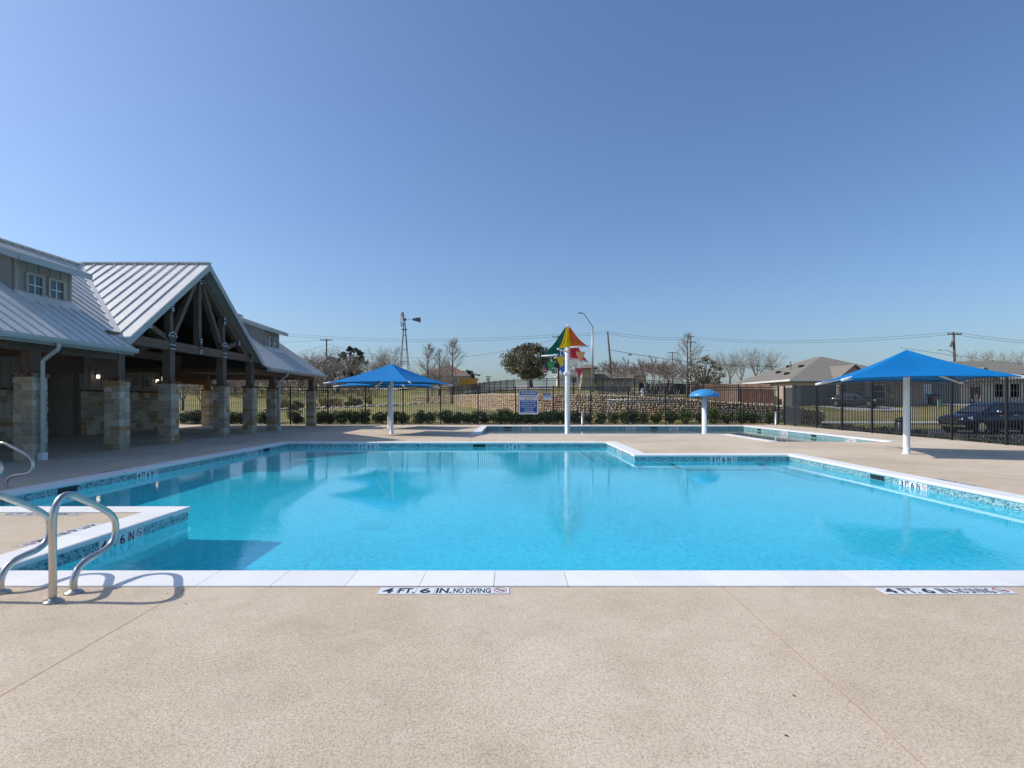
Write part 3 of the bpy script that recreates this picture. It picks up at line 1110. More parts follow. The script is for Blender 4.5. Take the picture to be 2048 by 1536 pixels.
# ------------------------------------------------------------------ shade umbrellas
def umbrella(loc, phi, rad, z_tip, z_top, label):
    t = thing('shade_umbrella', label, 'umbrella', loc)
    zc = z_tip
    MB().lathe([(0.13, 0.0), (0.13, 0.015), (0.090, 0.025), (0.088, 0.3), (0.082, z_top - 0.45), (0.078, z_top - 0.06)], (0, 0, 0), 24).build('post', M['white_metal'], t, True)
    cor = [Vector((rad * math.cos(R(phi) + k * math.pi / 2), rad * math.sin(R(phi) + k * math.pi / 2), zc)) for k in range(4)]
    hubz = z_tip + 0.30
    for k in range(4):
        c = cor[k]
        d = Vector((c.x, c.y, 0)).normalized()
        a = d * 0.08 + Vector((0, 0, hubz - 0.12))
        m1 = d * 0.45 + Vector((0, 0, hubz + 0.05))
        e = c + d * 0.16 - Vector((0, 0, 0.055))
        am = MB()
        am.tube([a, m1, (m1 + e) / 2 + Vector((0, 0, 0.02)), e], [0.045, 0.045, 0.042, 0.04], 12).build('arm', M['white_metal'], t, True)
    # fabric: four panels with drawn-in edges, stretched to the peak
    N = 12
    cv = MB()
    top = Vector((0, 0, z_top))
    for k in range(4):
        a, b = cor[k], cor[(k + 1) % 4]
        b0 = len(cv.v)
        for i in range(N + 1):
            s = i / N
            for j in range(N + 1):
                w = j / N
                e = a.lerp(b, w)
                mid = Vector((e.x, e.y, 0))
                pull = 4 * w * (1 - w)
                e = e - Vector((mid.x, mid.y, 0)) * (0.085 * pull) + Vector((0, 0, 0.05 * pull))
                q = top.lerp(e, s)
                hold = min(1.0, s / 0.05)
                q.z -= 0.10 * math.sin(math.pi * s) * (1 - 0.35 * abs(2 * w - 1)) * hold
                cv.v.append(tuple(q))
        for i in range(N):
            for j in range(N):
                p = b0 + i * (N + 1) + j
                cv.f.append((p, p + N + 1, p + N + 2, p + 1))
    cn = cv.build('canopy', M['blue_fabric'], t, False)
    hm = MB()
    for k in range(4):
        a, b = cor[k], cor[(k + 1) % 4]
        pts = []
        for j in range(13):
            w = j / 12
            e = a.lerp(b, w)
            pull = 4 * w * (1 - w)
            e = e - Vector((e.x, e.y, 0)) * (0.085 * pull) + Vector((0, 0, 0.05 * pull - 0.012))
            pts.append(e)
        hm.tube(pts, 0.014, 5)
    hm.build('hem', M['blue_fabric'], cn, True)
    return t


umbrella((11.54, 16.16, 0), 25, 2.72, 2.17, 3.05, 'blue square shade umbrella on a white post between the pool and side fence')
umbrella((-5.70, 26.15, 0), 27, 2.92, 2.38, 3.32, 'blue square shade umbrella on a white post, larger of the overlapping pair')
umbrella((-7.05, 31.7, 0), 27, 2.92, 2.38, 3.27, 'blue square shade umbrella half hidden behind another, nearer the back fence')

# ------------------------------------------------------------------ water play features
SX, SY = 2.77, 27.6


def cone_bucket(parent, name, x, y, z, r, h, mat, rod):
    b = MB()
    b.add([(x - r, y - r * 0.35, z), (x + r, y - r * 0.35, z), (x + r, y + r * 0.35, z), (x - r, y + r * 0.35, z), (x, y, z - h)], [(0, 1, 2, 3), (1, 0, 4), (2, 1, 4), (3, 2, 4), (0, 3, 4)])
    o = b.build(name, mat, parent)
    MB().tube([(x, y, z - 0.02), (x, y, z + rod)], 0.012, 6).build('hanger_rod', M['white_metal'], o)


t = thing('water_play_tree', 'tall white spray post with green yellow and orange sails in the wading pool', 'water feature', (SX, SY, 0))
MB().lathe([(0.19, -0.42), (0.19, -0.36), (0.135, -0.34), (0.128, 1.5), (0.12, 4.05), (0.05, 4.15), (0.035, 5.36), (0.0, 5.40)], (0, 0, 0), 24).build('post', M['white_metal'], t, True)
c = MB().lathe([(0.13, 2.84), (0.18, 2.86), (0.18, 3.0), (0.13, 3.02)], (0, 0, 0), 24).build('collar', M['white_metal'], t)
for a in range(6):
    MB().tube([(0.17 * math.cos(a), 0.17 * math.sin(a), 2.93), (0.24 * math.cos(a), 0.24 * math.sin(a), 2.93)], 0.035, 8).build('spray_nozzle', M['white_metal'], c)


def sail(name, top, a, b, mat, arm, sag=0.16):
    top, a, b = Vector(top), Vector(a), Vector(b)
    N = 12
    s = MB()
    for i in range(N + 1):
        u = i / N
        for j in range(N + 1):
            w = j / N
            e = a.lerp(b, w)
            q = top.lerp(e, u)
            cen = Vector((0, 0, q.z))
            q = q + (cen - q) * (sag * 2.2 * math.sin(math.pi * u))
            q += Vector((0, 0.05 * math.sin(w * 9.0) * math.sin(math.pi * u), 0))
            s.v.append(tuple(q))
    for i in range(N):
        for j in range(N):
            p = i * (N + 1) + j
            s.f.append((p, p + 1, p + N + 2, p + N + 1))
    o = s.build(name, mat, t, True)
    arm_ = MB().tube([arm[0], arm[1]], 0.042, 10).build('arm', M['white_metal'], t, True)
    return o


sail('sail', (-0.05, 0.05, 5.30), (-1.20, 0.35, 3.90), (-0.18, 0.25, 3.95), M['sail_green'], ((-1.28, 0.35, 3.82), (-0.05, 0.15, 3.88)), 0.06)
sail('sail', (-0.02, -0.06, 5.32), (-0.50, -0.75, 4.12), (0.26, -0.45, 4.22), M['sail_yellow'], ((-0.56, -0.80, 4.08), (0.0, -0.05, 4.0)), 0.08)
sail('sail', (0.06, -0.02, 5.32), (0.18, -0.50, 4.20), (0.96, -0.15, 4.30), M['sail_orange'], ((0.10, -0.55, 4.17), (1.02, -0.12, 4.28)), 0.075)
sail('sail', (0.06, 0.08, 5.25), (0.20, 0.75, 3.66), (1.08, 0.55, 3.58), M['sail_red'], ((0.0, 0.05, 3.70), (1.14, 0.55, 3.53)), 0.06)
cone_bucket(t, 'cone_bucket', -0.80, 0.30, 3.50, 0.21, 0.50, M['b_green'], 0.34)
cone_bucket(t, 'cone_bucket', -0.38, -0.55, 3.71, 0.22, 0.53, M['b_yellow'], 0.36)
cone_bucket(t, 'cone_bucket', -0.20, 0.30, 3.30, 0.20, 0.48, M['b_blue'], 0.56)
cone_bucket(t, 'cone_bucket', 0.62, -0.30, 3.98, 0.23, 0.60, M['b_peach'], 0.24)
cone_bucket(t, 'cone_bucket', 0.66, 0.55, 3.20, 0.20, 0.54, M['b_pink'], 0.40)
w = MB()
ring(w, (-0.30, 0.10, 3.78), (1, 0, 0), (0, 0, 1), 0.10, 0.20, 20)
w.build('spinner_wheel', M['b_blue'], t)

t = thing('water_mushroom', 'blue domed water mushroom on a white post in the wading pool', 'water feature', (bx_(1409, 27.0), 27.0, 0))
MB().lathe([(0.17, -0.42), (0.17, -0.38), (0.125, -0.36), (0.125, 1.80)], (0, 0, 0), 24).build('post', M['white_metal'], t, True)
MB().lathe([(0.10, 1.80), (0.60, 1.765), (0.715, 1.75), (0.735, 1.775), (0.70, 1.86), (0.60, 1.965), (0.46, 2.045), (0.28, 2.10), (0.10, 2.13), (0.0, 2.135)], (0, 0, 0), 36).build('dome', M['cap_blue'], t, True)


# ------------------------------------------------------------------ fences
def picket_mesh(h, w=0.026):
    return MB().box(-w / 2, w / 2, -w / 2, w / 2, 0.06, h).mesh('picket')


def fence_run(name, label, a, b, h, posts, individual, bay=2.44, gap=0.122, zf=None, mat=None, top=(0.0, 0.17), postw=0.08, skip=(), over=0.0):
    """posts: distances along a->b; bays are filled with rails and pickets"""
    mat = mat or M['black_metal']
    a, b = Vector(a), Vector(b)
    d = (b - a)
    L = d.length
    d = d.normalized()
    root = thing(name, label, 'fence', (a.x, a.y, 0), math.atan2(d.y, d.x))
    zf = zf or (lambda s: 0.0)
    pm = MB().box(-postw / 2, postw / 2, -postw / 2, postw / 2, -0.5, h + 0.03).lathe([(postw * 0.72, h + 0.03), (postw * 0.72, h + 0.05), (0.01, h + 0.075)], n=4).mesh('post')
    pm.materials.append(mat)
    km = picket_mesh(h - top[0] - 0.01 + over)
    km.materials.append(mat)
    for s in posts:
        inst('post', pm, root, (s, 0, zf(s)))
    loose = MB()
    for i in range(len(posts) - 1):
        if i in skip:
            continue
        s0, s1 = posts[i] + postw / 2, posts[i + 1] - postw / 2
        z0, z1 = zf(s0), zf(s1)
        for zr in (h - top[0] - 0.02, h - top[1] - 0.02, 0.13):
            MB().bar((s0, 0, z0 + zr), (s1, 0, z1 + zr), 0.036, 0.04).build('rail', mat, root)
        n = max(2, round((s1 - s0) / gap))
        for k in range(1, n):
            s = s0 + (s1 - s0) * k / n
            if individual(i):
                inst('picket', km, root, (s, 0, zf(s)))
            else:
                w = 0.013
                loose.box(s - w, s + w, -w, w, zf(s) + 0.06, zf(s) + h - top[0] - 0.01)
    if loose.v:
        tag(loose.build('pickets', mat, root), kind='stuff')
    return root


FH = 2.46
far_posts = [0.0 + 2.452 * k for k in range(20)]          # from the left end to the corner at x = 17.4
FX0 = 17.4 - far_posts[-1]
fence_run('picket_fence', 'tall black picket fence along the back of the pool deck before the shrubs', (FX0, 36.1, 0), (17.4, 36.1, 0), FH, far_posts, lambda i: i >= 7)
side_d = [35.3, 33.95, 31.55, 29.12, 26.7, 24.28, 21.86, 19.44, 17.02, 14.6]
side = fence_run('picket_fence', 'tall black picket fence along the side of the deck in front of the cars', (17.4, 36.1, 0), (17.4, 14, 0), FH, [36.1 - d for d in side_d], lambda i: True, skip=(0,))
# gate between the corner and the first full bay
g = thing('pool_gate', 'black gate filled with perforated sheet and a pale push bar at the fence corner', 'gate', (17.4, 35.26, 0), R(-90))
MB().bar((0.06, 0, 2.36), (1.25, 0, 2.36), 0.05, 0.05).bar((0.06, 0, 0.10), (1.25, 0, 0.10), 0.05, 0.05).bar((0.06, 0, 0.1), (0.06, 0, 2.36), 0.05, 0.05).bar((1.25, 0, 0.1), (1.25, 0, 2.36), 0.05, 0.05).build('gate_frame', M['black_metal'], g)
MB().box(0.09, 1.22, -0.006, 0.006, 0.13, 2.33).build('perforated_panel', M['perforated'], g)
MB().bar((0.12, 0.07, 1.10), (1.2, 0.07, 1.10), 0.06, 0.07).build('push_bar', M['white_metal'], g)
MB().box(1.36, 2.1, -0.06, -0.05, 0.1, 2.33).build('side_panel', M['perforated'], g)
sg = thing('notice_plate', 'small blank white notice plate on the fence beside the corner gate', 'sign', (bx_(1569, 36.0), 36.04, 1.25))
MB().box(-0.09, 0.09, -0.008, 0, -0.22, 0.22).build('plate', M['white_metal'], sg)
# short black railing on top of the retaining wall
WL = [Vector((x, y, 0)) for x, y in WALL]


def wall_at(s):
    for p, q in zip(WL, WL[1:]):
        l = (q - p).length
        if s <= l:
            return p.lerp(q, s / l)
        s -= l
    return WL[-1].copy()


WLEN = sum((q - p).length for p, q in zip(WL, WL[1:]))
uf = thing('upper_fence', 'lower black picket fence standing on top of the stone retaining wall', 'fence')
pk = MB()
s = 5.0
upts = []
while s < WLEN - 3.4:
    p = wall_at(s)
    p.y += 0.75
    p.z = interp(WTOP, p.x) - 0.02
    upts.append(p)
    s += 2.44
for i, p in enumerate(upts):
    MB().box(p.x - 0.04, p.x + 0.04, p.y - 0.04, p.y + 0.04, p.z - 0.2, p.z + 1.42).build('post', M['black_metal'], uf)
    if i + 1 < len(upts):
        q = upts[i + 1]
        for zr in (1.34, 1.20, 0.12):
            MB().bar(p + Vector((0, 0, zr)), q + Vector((0, 0, zr)), 0.035, 0.035).build('rail', M['black_metal'], uf)
        for k in range(1, 18):
            r = p.lerp(q, k / 18)
            pk.box(r.x - 0.011, r.x + 0.011, r.y - 0.011, r.y + 0.011, r.z + 0.05, r.z + 1.36)
tag(pk.build('pickets', M['black_metal'], uf), kind='stuff')

# ------------------------------------------------------------------ stone retaining wall
rw = thing('retaining_wall', 'curved retaining wall of rounded tan fieldstones behind the shrubs', 'wall')
core = MB()
stones = MB()
ico_v, ico_f = [], []
bm = bmesh.new()
bmesh.ops.create_icosphere(bm, subdivisions=2, radius=1.0)
ico_v = [v.co.copy() for v in bm.verts]
ico_f = [tuple(v.index for v in f.verts) for f in bm.faces]
bm.free()
rs = random.Random(3)
s = 0.0
cp = []
while s < WLEN:
    cp.append(s)
    s += 1.0
cp.append(WLEN - 0.01)
for s0, s1 in zip(cp, cp[1:]):
    p, q = wall_at(s0), wall_at(s1)
    d = (q - p).normalized()
    nb = Vector((-d.y, d.x, 0))
    zp, zq = interp(WTOP, p.x), interp(WTOP, q.x)
    core.add([(p.x, p.y, -0.4), (q.x, q.y, -0.4), (q.x, q.y, zq), (p.x, p.y, zp), (p + nb).to_tuple()[:2] + (-0.4,), (q + nb).to_tuple()[:2] + (-0.4,), (q + nb).to_tuple()[:2] + (zq,), (p + nb).to_tuple()[:2] + (zp,)],
             [(0, 1, 2, 3), (3, 2, 6, 7)])
    L = (q - p).length
    z = interp(ZF, p.y) - 0.25
    while z < zp + 0.02:
        h = rs.uniform(0.12, 0.24)
        u = rs.uniform(-0.15, 0.0)
        while u < L:
            w = rs.uniform(0.14, 0.36)
            c = p + d * (u + w / 2)
            zz = min(z + h / 2 + rs.uniform(-0.03, 0.03), zp - 0.04)
            sx, sy, sz = w * 0.56, 0.16, h * 0.58
            rr = rs.uniform(-0.25, 0.25)
            b0 = len(stones.v)
            for v in ico_v:
                k = 1 + 0.10 * math.sin(v.x * 4 + u * 9) + 0.08 * math.cos(v.z * 5 + z * 13)
                a, bq, cq = v.x * sx * k, v.y * sy * k, v.z * sz * k
                a, cq = a * math.cos(rr) - cq * math.sin(rr), a * math.sin(rr) + cq * math.cos(rr)
                stones.v.append((c.x + d.x * a + nb.x * bq, c.y + d.y * a + nb.y * bq, zz + cq))
            stones.f.extend(tuple(i + b0 for i in f) for f in ico_f)
            u += w
        z += h * 0.96
core.build('wall_core', M['earth'], rw)
tag(stones.build('fieldstones', M['field'], rw, True), kind='stuff')

# pale pipe rail in front of the wall, drain grates, hydrant
pr = thing('pipe_rail', 'long pale two-bar pipe rail standing before the stone wall', 'rail')
yr = 38.4
x0, x1 = bx_(1215, yr), bx_(1378, yr)
for z in (1.62, 1.45):
    MB().tube([(x0, yr, z), (x1, yr, z)], 0.035, 8).build('bar', M['galv'], pr, True)
for k in range(4):
    x = x0 + 0.1 + (x1 - x0 - 0.2) * k / 3
    MB().tube([(x, yr, 0.0), (x, yr, 1.62)], 0.03, 8).build('upright', M['galv'], pr, True)
hx, hy = bx_(1285, 47.0), 47.0
h = thing('fire_hydrant', 'white fire hydrant on the grass above the stone wall', 'hydrant', (hx, hy, ground(hx, hy)))
MB().lathe([(0.15, 0), (0.15, 0.06), (0.10, 0.07), (0.10, 0.44), (0.145, 0.45), (0.145, 0.49), (0.12, 0.56), (0.06, 0.64), (0.025, 0.66), (0.025, 0.70)], (0, 0, 0), 16).build('barrel', M['hydrant'], h, True)
MB().tube([(-0.22, 0, 0.36), (0.22, 0, 0.36)], 0.06, 10).build('side_outlets', M['hydrant'], h, True)
MB().tube([(0, -0.20, 0.30), (0, 0, 0.30)], 0.075, 10).build('front_outlet', M['hydrant'], h, True)


# ------------------------------------------------------------------ bollard lights
def bollard(x, y, label):
    b = thing('bollard_light', label, 'bollard', (x, y, 0))
    MB().lathe([(0.10, 0), (0.085, 0.02), (0.085, 0.62)], (0, 0, 0), 18).build('shaft', M['galv'], b, True)
    MB().lathe([(0.070, 0.62), (0.070, 0.72)], (0, 0, 0), 18).build('lens', M['white_metal'], b, True)
    MB().lathe([(0.09, 0.72), (0.09, 0.80), (0.05, 0.85), (0.0, 0.86)], (0, 0, 0), 18).build('cap', M['galv'], b, True)


bollard(bx_(1165, 35.5), 35.5, 'grey bollard light beside the spray post, before the shrubs')
bollard(bx_(1552, 35.5), 35.5, 'grey bollard light beside the fence corner and gate')
bollard(bx_(777.5, 35.5), 35.5, 'grey bollard light behind the overlapping blue umbrellas')

# ------------------------------------------------------------------ signs on the fence
px = 36.02
ws = thing('warning_sign', 'blue and white warning sign hung on the black back fence', 'sign', (bx_(1057, px), px, 0))
zt, zb = hz_(781, px), hz_(828.5, px)
wd = 1.26
MB().box(-wd / 2, wd / 2, 0, 0.012, zb, zt).build('sign_plate', M['tile_white'], ws)
H = zt - zb


def band(y0, y1, x0, x1, mat, dy=-0.004):
    return MB().box(x0 * wd / 2, x1 * wd / 2, dy, dy + 0.003, zb + H * y0, zb + H * y1).build('colour_band', mat, ws)


band(0.815, 0.965, -0.93, 0.93, M['sign_blue'])
band(0.07, 0.585, -0.88, 0.88, M['sign_blue'])
fr = lambda y: ((0, -0.0065, zb + H * y), (1, 0, 0), (0, 0, 1))
lettering('WARNING', 1.02, 0.145, fr(0.89), M['tile_white'], ws, 0.03)
lettering('NO LIFEGUARD', 1.02, 0.085, fr(0.745), M['ink_red'], ws, 0.02)
lettering('ON DUTY', 0.58, 0.085, fr(0.645), M['ink_red'], ws, 0.02)
for k, (s_, w_) in enumerate((('CHILDREN UNDER', 1.0), ('THE AGE OF 16', 0.86), ('SHOULD NOT USE', 1.0), ('POOL WITHOUT', 0.86), ('ADULT IN', 0.52), ('ATTENDANCE', 0.76))):
    lettering(s_, w_, 0.088, fr(0.535 - k * 0.083), M['tile_white'], ws, 0.02)
ss = thing('notice_sign', 'small white notice with blue heading on the fence beside the larger warning sign', 'sign', (bx_(1094, px), px, 0))
zt, zb = hz_(787, px), hz_(800, px)
MB().box(-0.25, 0.25, 0, 0.01, zb, zt).build('sign_plate', M['tile_white'], ss)
MB().box(-0.25, 0.25, -0.004, -0.001, zt - 0.13, zt - 0.005).build('colour_band', M['sign_blue'], ss)
MB().box(-0.20, 0.20, -0.004, -0.001, zt - 0.24, zt - 0.20).build('colour_band', M['sign_blue'], ss)
lettering('911', 0.26, 0.085, ((0, -0.0065, zt - 0.067), (1, 0, 0), (0, 0, 1)), M['tile_white'], ss, 0.03)

# ------------------------------------------------------------------ pavilion
pav = thing('pavilion', 'stone and timber pool pavilion with standing seam metal roof', 'pavilion')
XE, ZE = -11.9, 3.20           # eave line of the long roof
SL = 0.70                      # its slope
XR = -17.3                     # ridge
ZRG = ZE + SL * (XE - XR)
XB = 2 * XR - XE               # back eave
GY, GH, GX, GTOP, GE = 22.2, 4.75, -12.15, 7.06, 3.52   # cross gable: centre, half width, front edge, ridge and eave height
GS = (GTOP - GE) / GH
Y0, Y1 = 8.6, 35.35            # ends of the long roof


def roof_z(x):
    return ZE + SL * (XE - x)


# columns of split limestone with a brick cap, timber posts above
COLW = 0.48
XC = -12.4
col_y = [14.27, 17.45, 20.1, 23.8, 26.4, 28.95, 34.55]
back_cols = [(-19.4 + 0.24, 35.0 - 0.24), (-19.4 + 0.24, 9.0)]
front_cols = [(XC - COLW / 2, y + COLW / 2) for y in [9.0] + col_y]
stone_meshes = []
rs = random.Random(11)


def column(cx, cy, h=2.18):
    c = MB().box(cx - COLW / 2 + 0.012, cx + COLW / 2 - 0.012, cy - COLW / 2 + 0.012, cy + COLW / 2 - 0.012, -0.02, h).build('column', M['mortar'], pav)
    z = 0.0
    k = 0
    while z < h - 0.06:
        hh = rs.choice([0.15, 0.18, 0.21, 0.25])
        if h - z - hh < 0.12:
            hh = h - z
        sx = rs.uniform(0.36, 0.64)
        sy = rs.uniform(0.36, 0.64)
        if k % 2 == 0:
            cells = [(0, 1, 0, sy), (0, sx, sy, 1), (sx, 1, sy, 1)] if rs.random() < 0.5 else [(0, sx, 0, sy), (sx, 1, 0, sy), (0, 1, sy, 1)]
        else:
            cells = [(0, sx, 0, 1), (sx, 1, 0, sy), (sx, 1, sy, 1)] if rs.random() < 0.5 else [(0, sx, 0, sy), (0, sx, sy, 1), (sx, 1, 0, 1)]
        for (a, b, p, q) in cells:
            j = [rs.uniform(-0.009, 0.012) for _ in range(4)]
            g = 0.009
            b_ = MB()
            X0, X1 = cx - COLW / 2 + a * COLW + (g if a > 0 else -j[0]), cx - COLW / 2 + b * COLW - (g if b < 1 else -j[1])
            Y0_, Y1_ = cy - COLW / 2 + p * COLW + (g if p > 0 else -j[2]), cy - COLW / 2 + q * COLW - (g if q < 1 else -j[3])
            e = 0.008
            b_.add([(X0, Y0_, z + g + e), (X1, Y0_, z + g + e), (X1, Y1_, z + g + e), (X0, Y1_, z + g + e), (X0, Y0_, z + hh - g - e), (X1, Y0_, z + hh - g - e), (X1, Y1_, z + hh - g - e), (X0, Y1_, z + hh - g - e),
                    (X0 + e, Y0_ + e, z + g), (X1 - e, Y0_ + e, z + g), (X1 - e, Y1_ - e, z + g), (X0 + e, Y1_ - e, z + g), (X0 + e, Y0_ + e, z + hh - g), (X1 - e, Y0_ + e, z + hh - g), (X1 - e, Y1_ - e, z + hh - g), (X0 + e, Y1_ - e, z + hh - g)],
                   [(0, 1, 5, 4), (1, 2, 6, 5), (2, 3, 7, 6), (3, 0, 4, 7), (8, 11, 10, 9), (12, 13, 14, 15), (8, 9, 1, 0), (9, 10, 2, 1), (10, 11, 3, 2), (11, 8, 0, 3), (4, 5, 13, 12), (5, 6, 14, 13), (6, 7, 15, 14), (7, 4, 12, 15)])
            b_.build('stone', M['stone'], c)
        z += hh
        k += 1
    br = MB()
    n = 7
    w = COLW + 0.07
    for i in range(n):
        a0, a1 = -w / 2 + i * w / n + 0.008, -w / 2 + (i + 1) * w / n - 0.008
        for j in range(2):
            dz = rs.uniform(-0.004, 0.004)
            b0, b1 = (-w / 2, -0.004) if j == 0 else (0.004, w / 2)
            br.box(cx + a0, cx + a1, cy + b0, cy + b1, h + 0.002, h + 0.095 + dz)
    tag(br.build('brick_cap', M['brick'], c), kind='stuff')
    return c


for (cx, cy) in front_cols + back_cols:
    column(cx, cy)
CX = XC - COLW / 2
PW = 0.29


def timber_bar(name, a, b, w, h, up=(0, 0, 1), mat=None, parent=None):
    """a timber whose own z axis runs along it, so the grain follows"""
    a, b = Vector(a), Vector(b)
    d = b - a
    L = d.length
    d.normalize()
    x = Vector(up).cross(d)
    if x.length < 1e-4:
        x = Vector((1, 0, 0))
    x.normalize()
    y = d.cross(x)
    m = MB().box(-w / 2, w / 2, -h / 2, h / 2, 0, L)
    o = m.build(name, mat or M['timber'], parent or pav)
    o.matrix_local = Matrix(((x.x, y.x, d.x, a.x), (x.y, y.y, d.y, a.y), (x.z, y.z, d.z, a.z), (0, 0, 0, 1)))
    return o


ZCH0, ZCH1 = 3.42, 3.74         # truss bottom chord
ZBM0, ZBM1 = 2.86, 3.16         # porch beam
for i, (cx, cy) in enumerate(front_cols):
    z1 = ZCH0 - 0.002 if i in (2, 3, 4, 5) else ZBM0 - 0.002
    if i in (2, 5):
        z1 = ZCH0 - 0.002
    timber_bar('timber_post', (cx, cy, 2.27), (cx, cy, z1), PW, PW)
for (cx, cy) in back_cols:
    timber_bar('timber_post', (cx, cy, 2.27), (cx, cy, ZBM0), PW, PW, mat=M['timber_warm'])
ya, yb = front_cols[2][1], front_cols[5][1]
timber_bar('porch_beam', (CX, Y0 + 0.25, (ZBM0 + ZBM1) / 2), (CX, ya - PW / 2 - 0.003, (ZBM0 + ZBM1) / 2), 0.22, ZBM1 - ZBM0)
timber_bar('porch_beam', (CX, yb + PW / 2 + 0.003, (ZBM0 + ZBM1) / 2), (CX, Y1 - 0.3, (ZBM0 + ZBM1) / 2), 0.22, ZBM1 - ZBM0)
timber_bar('back_beam', (-19.16, 30.6, 2.72), (-19.16, Y1 - 0.3, 2.72), 0.24, 0.34, mat=M['timber_warm'])
timber_bar('end_beam', (-19.0, 34.78, 3.02), (CX - 0.16, 34.78, 3.02), 0.22, 0.28)


# king post truss in the front gable, a second one further in
def truss(xp, plates):
    yc = [front_cols[i][1] for i in (2, 3, 4, 5)]
    T = 0.24
    under = lambda y: GTOP - 0.42 - GS * abs(y - GY)          # centre line of the top chord
    timber_bar('bottom_chord', (xp, yc[0] - 0.55, (ZCH0 + ZCH1) / 2), (xp, yc[3] + 0.55, (ZCH0 + ZCH1) / 2), T + 0.04, ZCH1 - ZCH0)
    for s_ in (-1, 1):
        timber_bar('top_chord', (xp, GY + s_ * 4.62, under(GY + s_ * 4.62)), (xp, GY + s_ * 0.02, under(GY)), T, 0.26)
    timber_bar('king_post', (xp, GY, ZCH1 + 0.002), (xp, GY, under(GY) - 0.10), T - 0.02, 0.20)
    for i, s_ in ((1, -1), (2, 1)):
        y = yc[i]
        timber_bar('web_post', (xp, y, ZCH1 + 0.002), (xp, y, under(y) - 0.14), T - 0.02, 0.20)
        timber_bar('diagonal_brace', (xp, y - s_ * 0.08, ZCH1 + 0.08), (xp, GY + s_ * 0.16, under(GY) - 0.26), T - 0.06, 0.20, up=(1, 0, 0))
        yo = y + s_ * 1.25
        timber_bar('diagonal_brace', (xp, y + s_ * 0.06, ZCH1 + 0.05), (xp, yo, under(yo) - 0.12), T - 0.06, 0.18, up=(1, 0, 0))
        if plates:
            xf = xp + T / 2 + 0.03

            def plate(pts, bolts):
                o = MB().slab([(xf, p[0], p[1]) for p in pts], 0.012, (1, 0, 0)).build('steel_plate', M['black_metal'], pav)
                b = MB()
                for (q, z) in bolts:
                    b.add([(xf + 0.018, q + 0.027 * math.cos(a * 1.0472), z + 0.027 * math.sin(a * 1.0472)) for a in range(6)], [tuple(range(6))])
                    b.add([(xf, q - 0.026, z - 0.026), (xf, q + 0.026, z - 0.026), (xf, q + 0.026, z + 0.026), (xf, q - 0.026, z + 0.026), (xf + 0.017, q - 0.026, z - 0.026), (xf + 0.017, q + 0.026, z - 0.026), (xf + 0.017, q + 0.026, z + 0.026), (xf + 0.017, q - 0.026, z + 0.026)], [(0, 1, 5, 4), (1, 2, 6, 5), (2, 3, 7, 6), (3, 0, 4, 7), (4, 5, 6, 7)])
                tag(b.build('bolts', M['chrome_bolt'], o), kind='stuff')
            plate([(y - 0.17, ZCH0 - 0.02), (y + 0.17, ZCH0 - 0.02), (y + 0.17, ZCH1), (y + 0.30, ZCH1 + 0.22), (y + 0.12, ZCH1 + 0.40), (y - 0.12, ZCH1 + 0.40), (y - 0.30, ZCH1 + 0.22), (y - 0.17, ZCH1)],
                  [(y + a, z) for a in (-0.11, 0, 0.11) for z in (ZCH0 + 0.05, ZCH0 + 0.20)] + [(y - 0.05, ZCH1 + 0.20), (y + 0.05, ZCH1 + 0.20), (y - 0.05, ZCH1 + 0.33), (y + 0.05, ZCH1 + 0.33), (y - 0.22, ZCH1 + 0.20), (y + 0.22, ZCH1 + 0.20), (y - 0.17, ZCH1 + 0.28), (y + 0.17, ZCH1 + 0.28)])
            zt_ = under(y) - 0.05
            plate([(y - 0.09, zt_ - 0.40), (y + 0.09, zt_ - 0.40), (y + 0.09, zt_ - 0.02), (y - 0.09, zt_ - 0.02)], [(y + a, zt_ - b) for a in (-0.045, 0.045) for b in (0.32, 0.24, 0.12, 0.05)])
            zo = under(yo) - 0.12
            plate([(yo - 0.10, zo - 0.16), (yo + 0.10, zo - 0.16), (yo + 0.10, zo + 0.12), (yo - 0.10, zo + 0.12)], [(yo + a, zo + b) for a in (-0.045, 0.045) for b in (-0.10, -0.02, 0.06)])
            ye = GY + s_ * 4.35
            plate([(ye - 0.22, ZCH0 + 0.02), (ye + 0.22, ZCH0 + 0.02), (ye + 0.22, ZCH1 - 0.10), (ye - s_ * 0.22, ZCH1 + 0.16)] if s_ < 0 else [(ye - 0.22, ZCH0 + 0.02), (ye + 0.22, ZCH0 + 0.02), (ye + 0.05, ZCH1 + 0.02), (ye - 0.22, ZCH1 + 0.16)],
                  [(ye + a, ZCH0 + b) for a in (-0.14, -0.03, 0.08) for b in (0.07, 0.17)])
    if plates:
        xf = xp + T / 2 + 0.03
        plate([(GY - 0.09, ZCH0 - 0.02), (GY + 0.09, ZCH0 - 0.02), (GY + 0.09, ZCH1 + 0.34), (GY - 0.09, ZCH1 + 0.34)], [(GY + a, z) for a in (-0.045, 0.045) for z in (ZCH0 + 0.05, ZCH0 + 0.15, ZCH1 + 0.16, ZCH1 + 0.27)])
        zt_ = under(GY)
        plate([(GY - 0.34, zt_ - 0.33), (GY - 0.14, zt_ - 0.46), (GY + 0.14, zt_ - 0.46), (GY + 0.34, zt_ - 0.33), (GY + 0.26, zt_ - 0.10), (GY, zt_ + 0.10), (GY - 0.26, zt_ - 0.10)],
              [(GY + a, zt_ + b) for a, b in ((-0.25, -0.30), (-0.20, -0.20), (0.25, -0.30), (0.20, -0.20), (-0.05, -0.38), (0.05, -0.38), (-0.05, -0.28), (0.05, -0.28), (-0.13, -0.08), (0.13, -0.08), (-0.06, 0.0), (0.06, 0.0))])


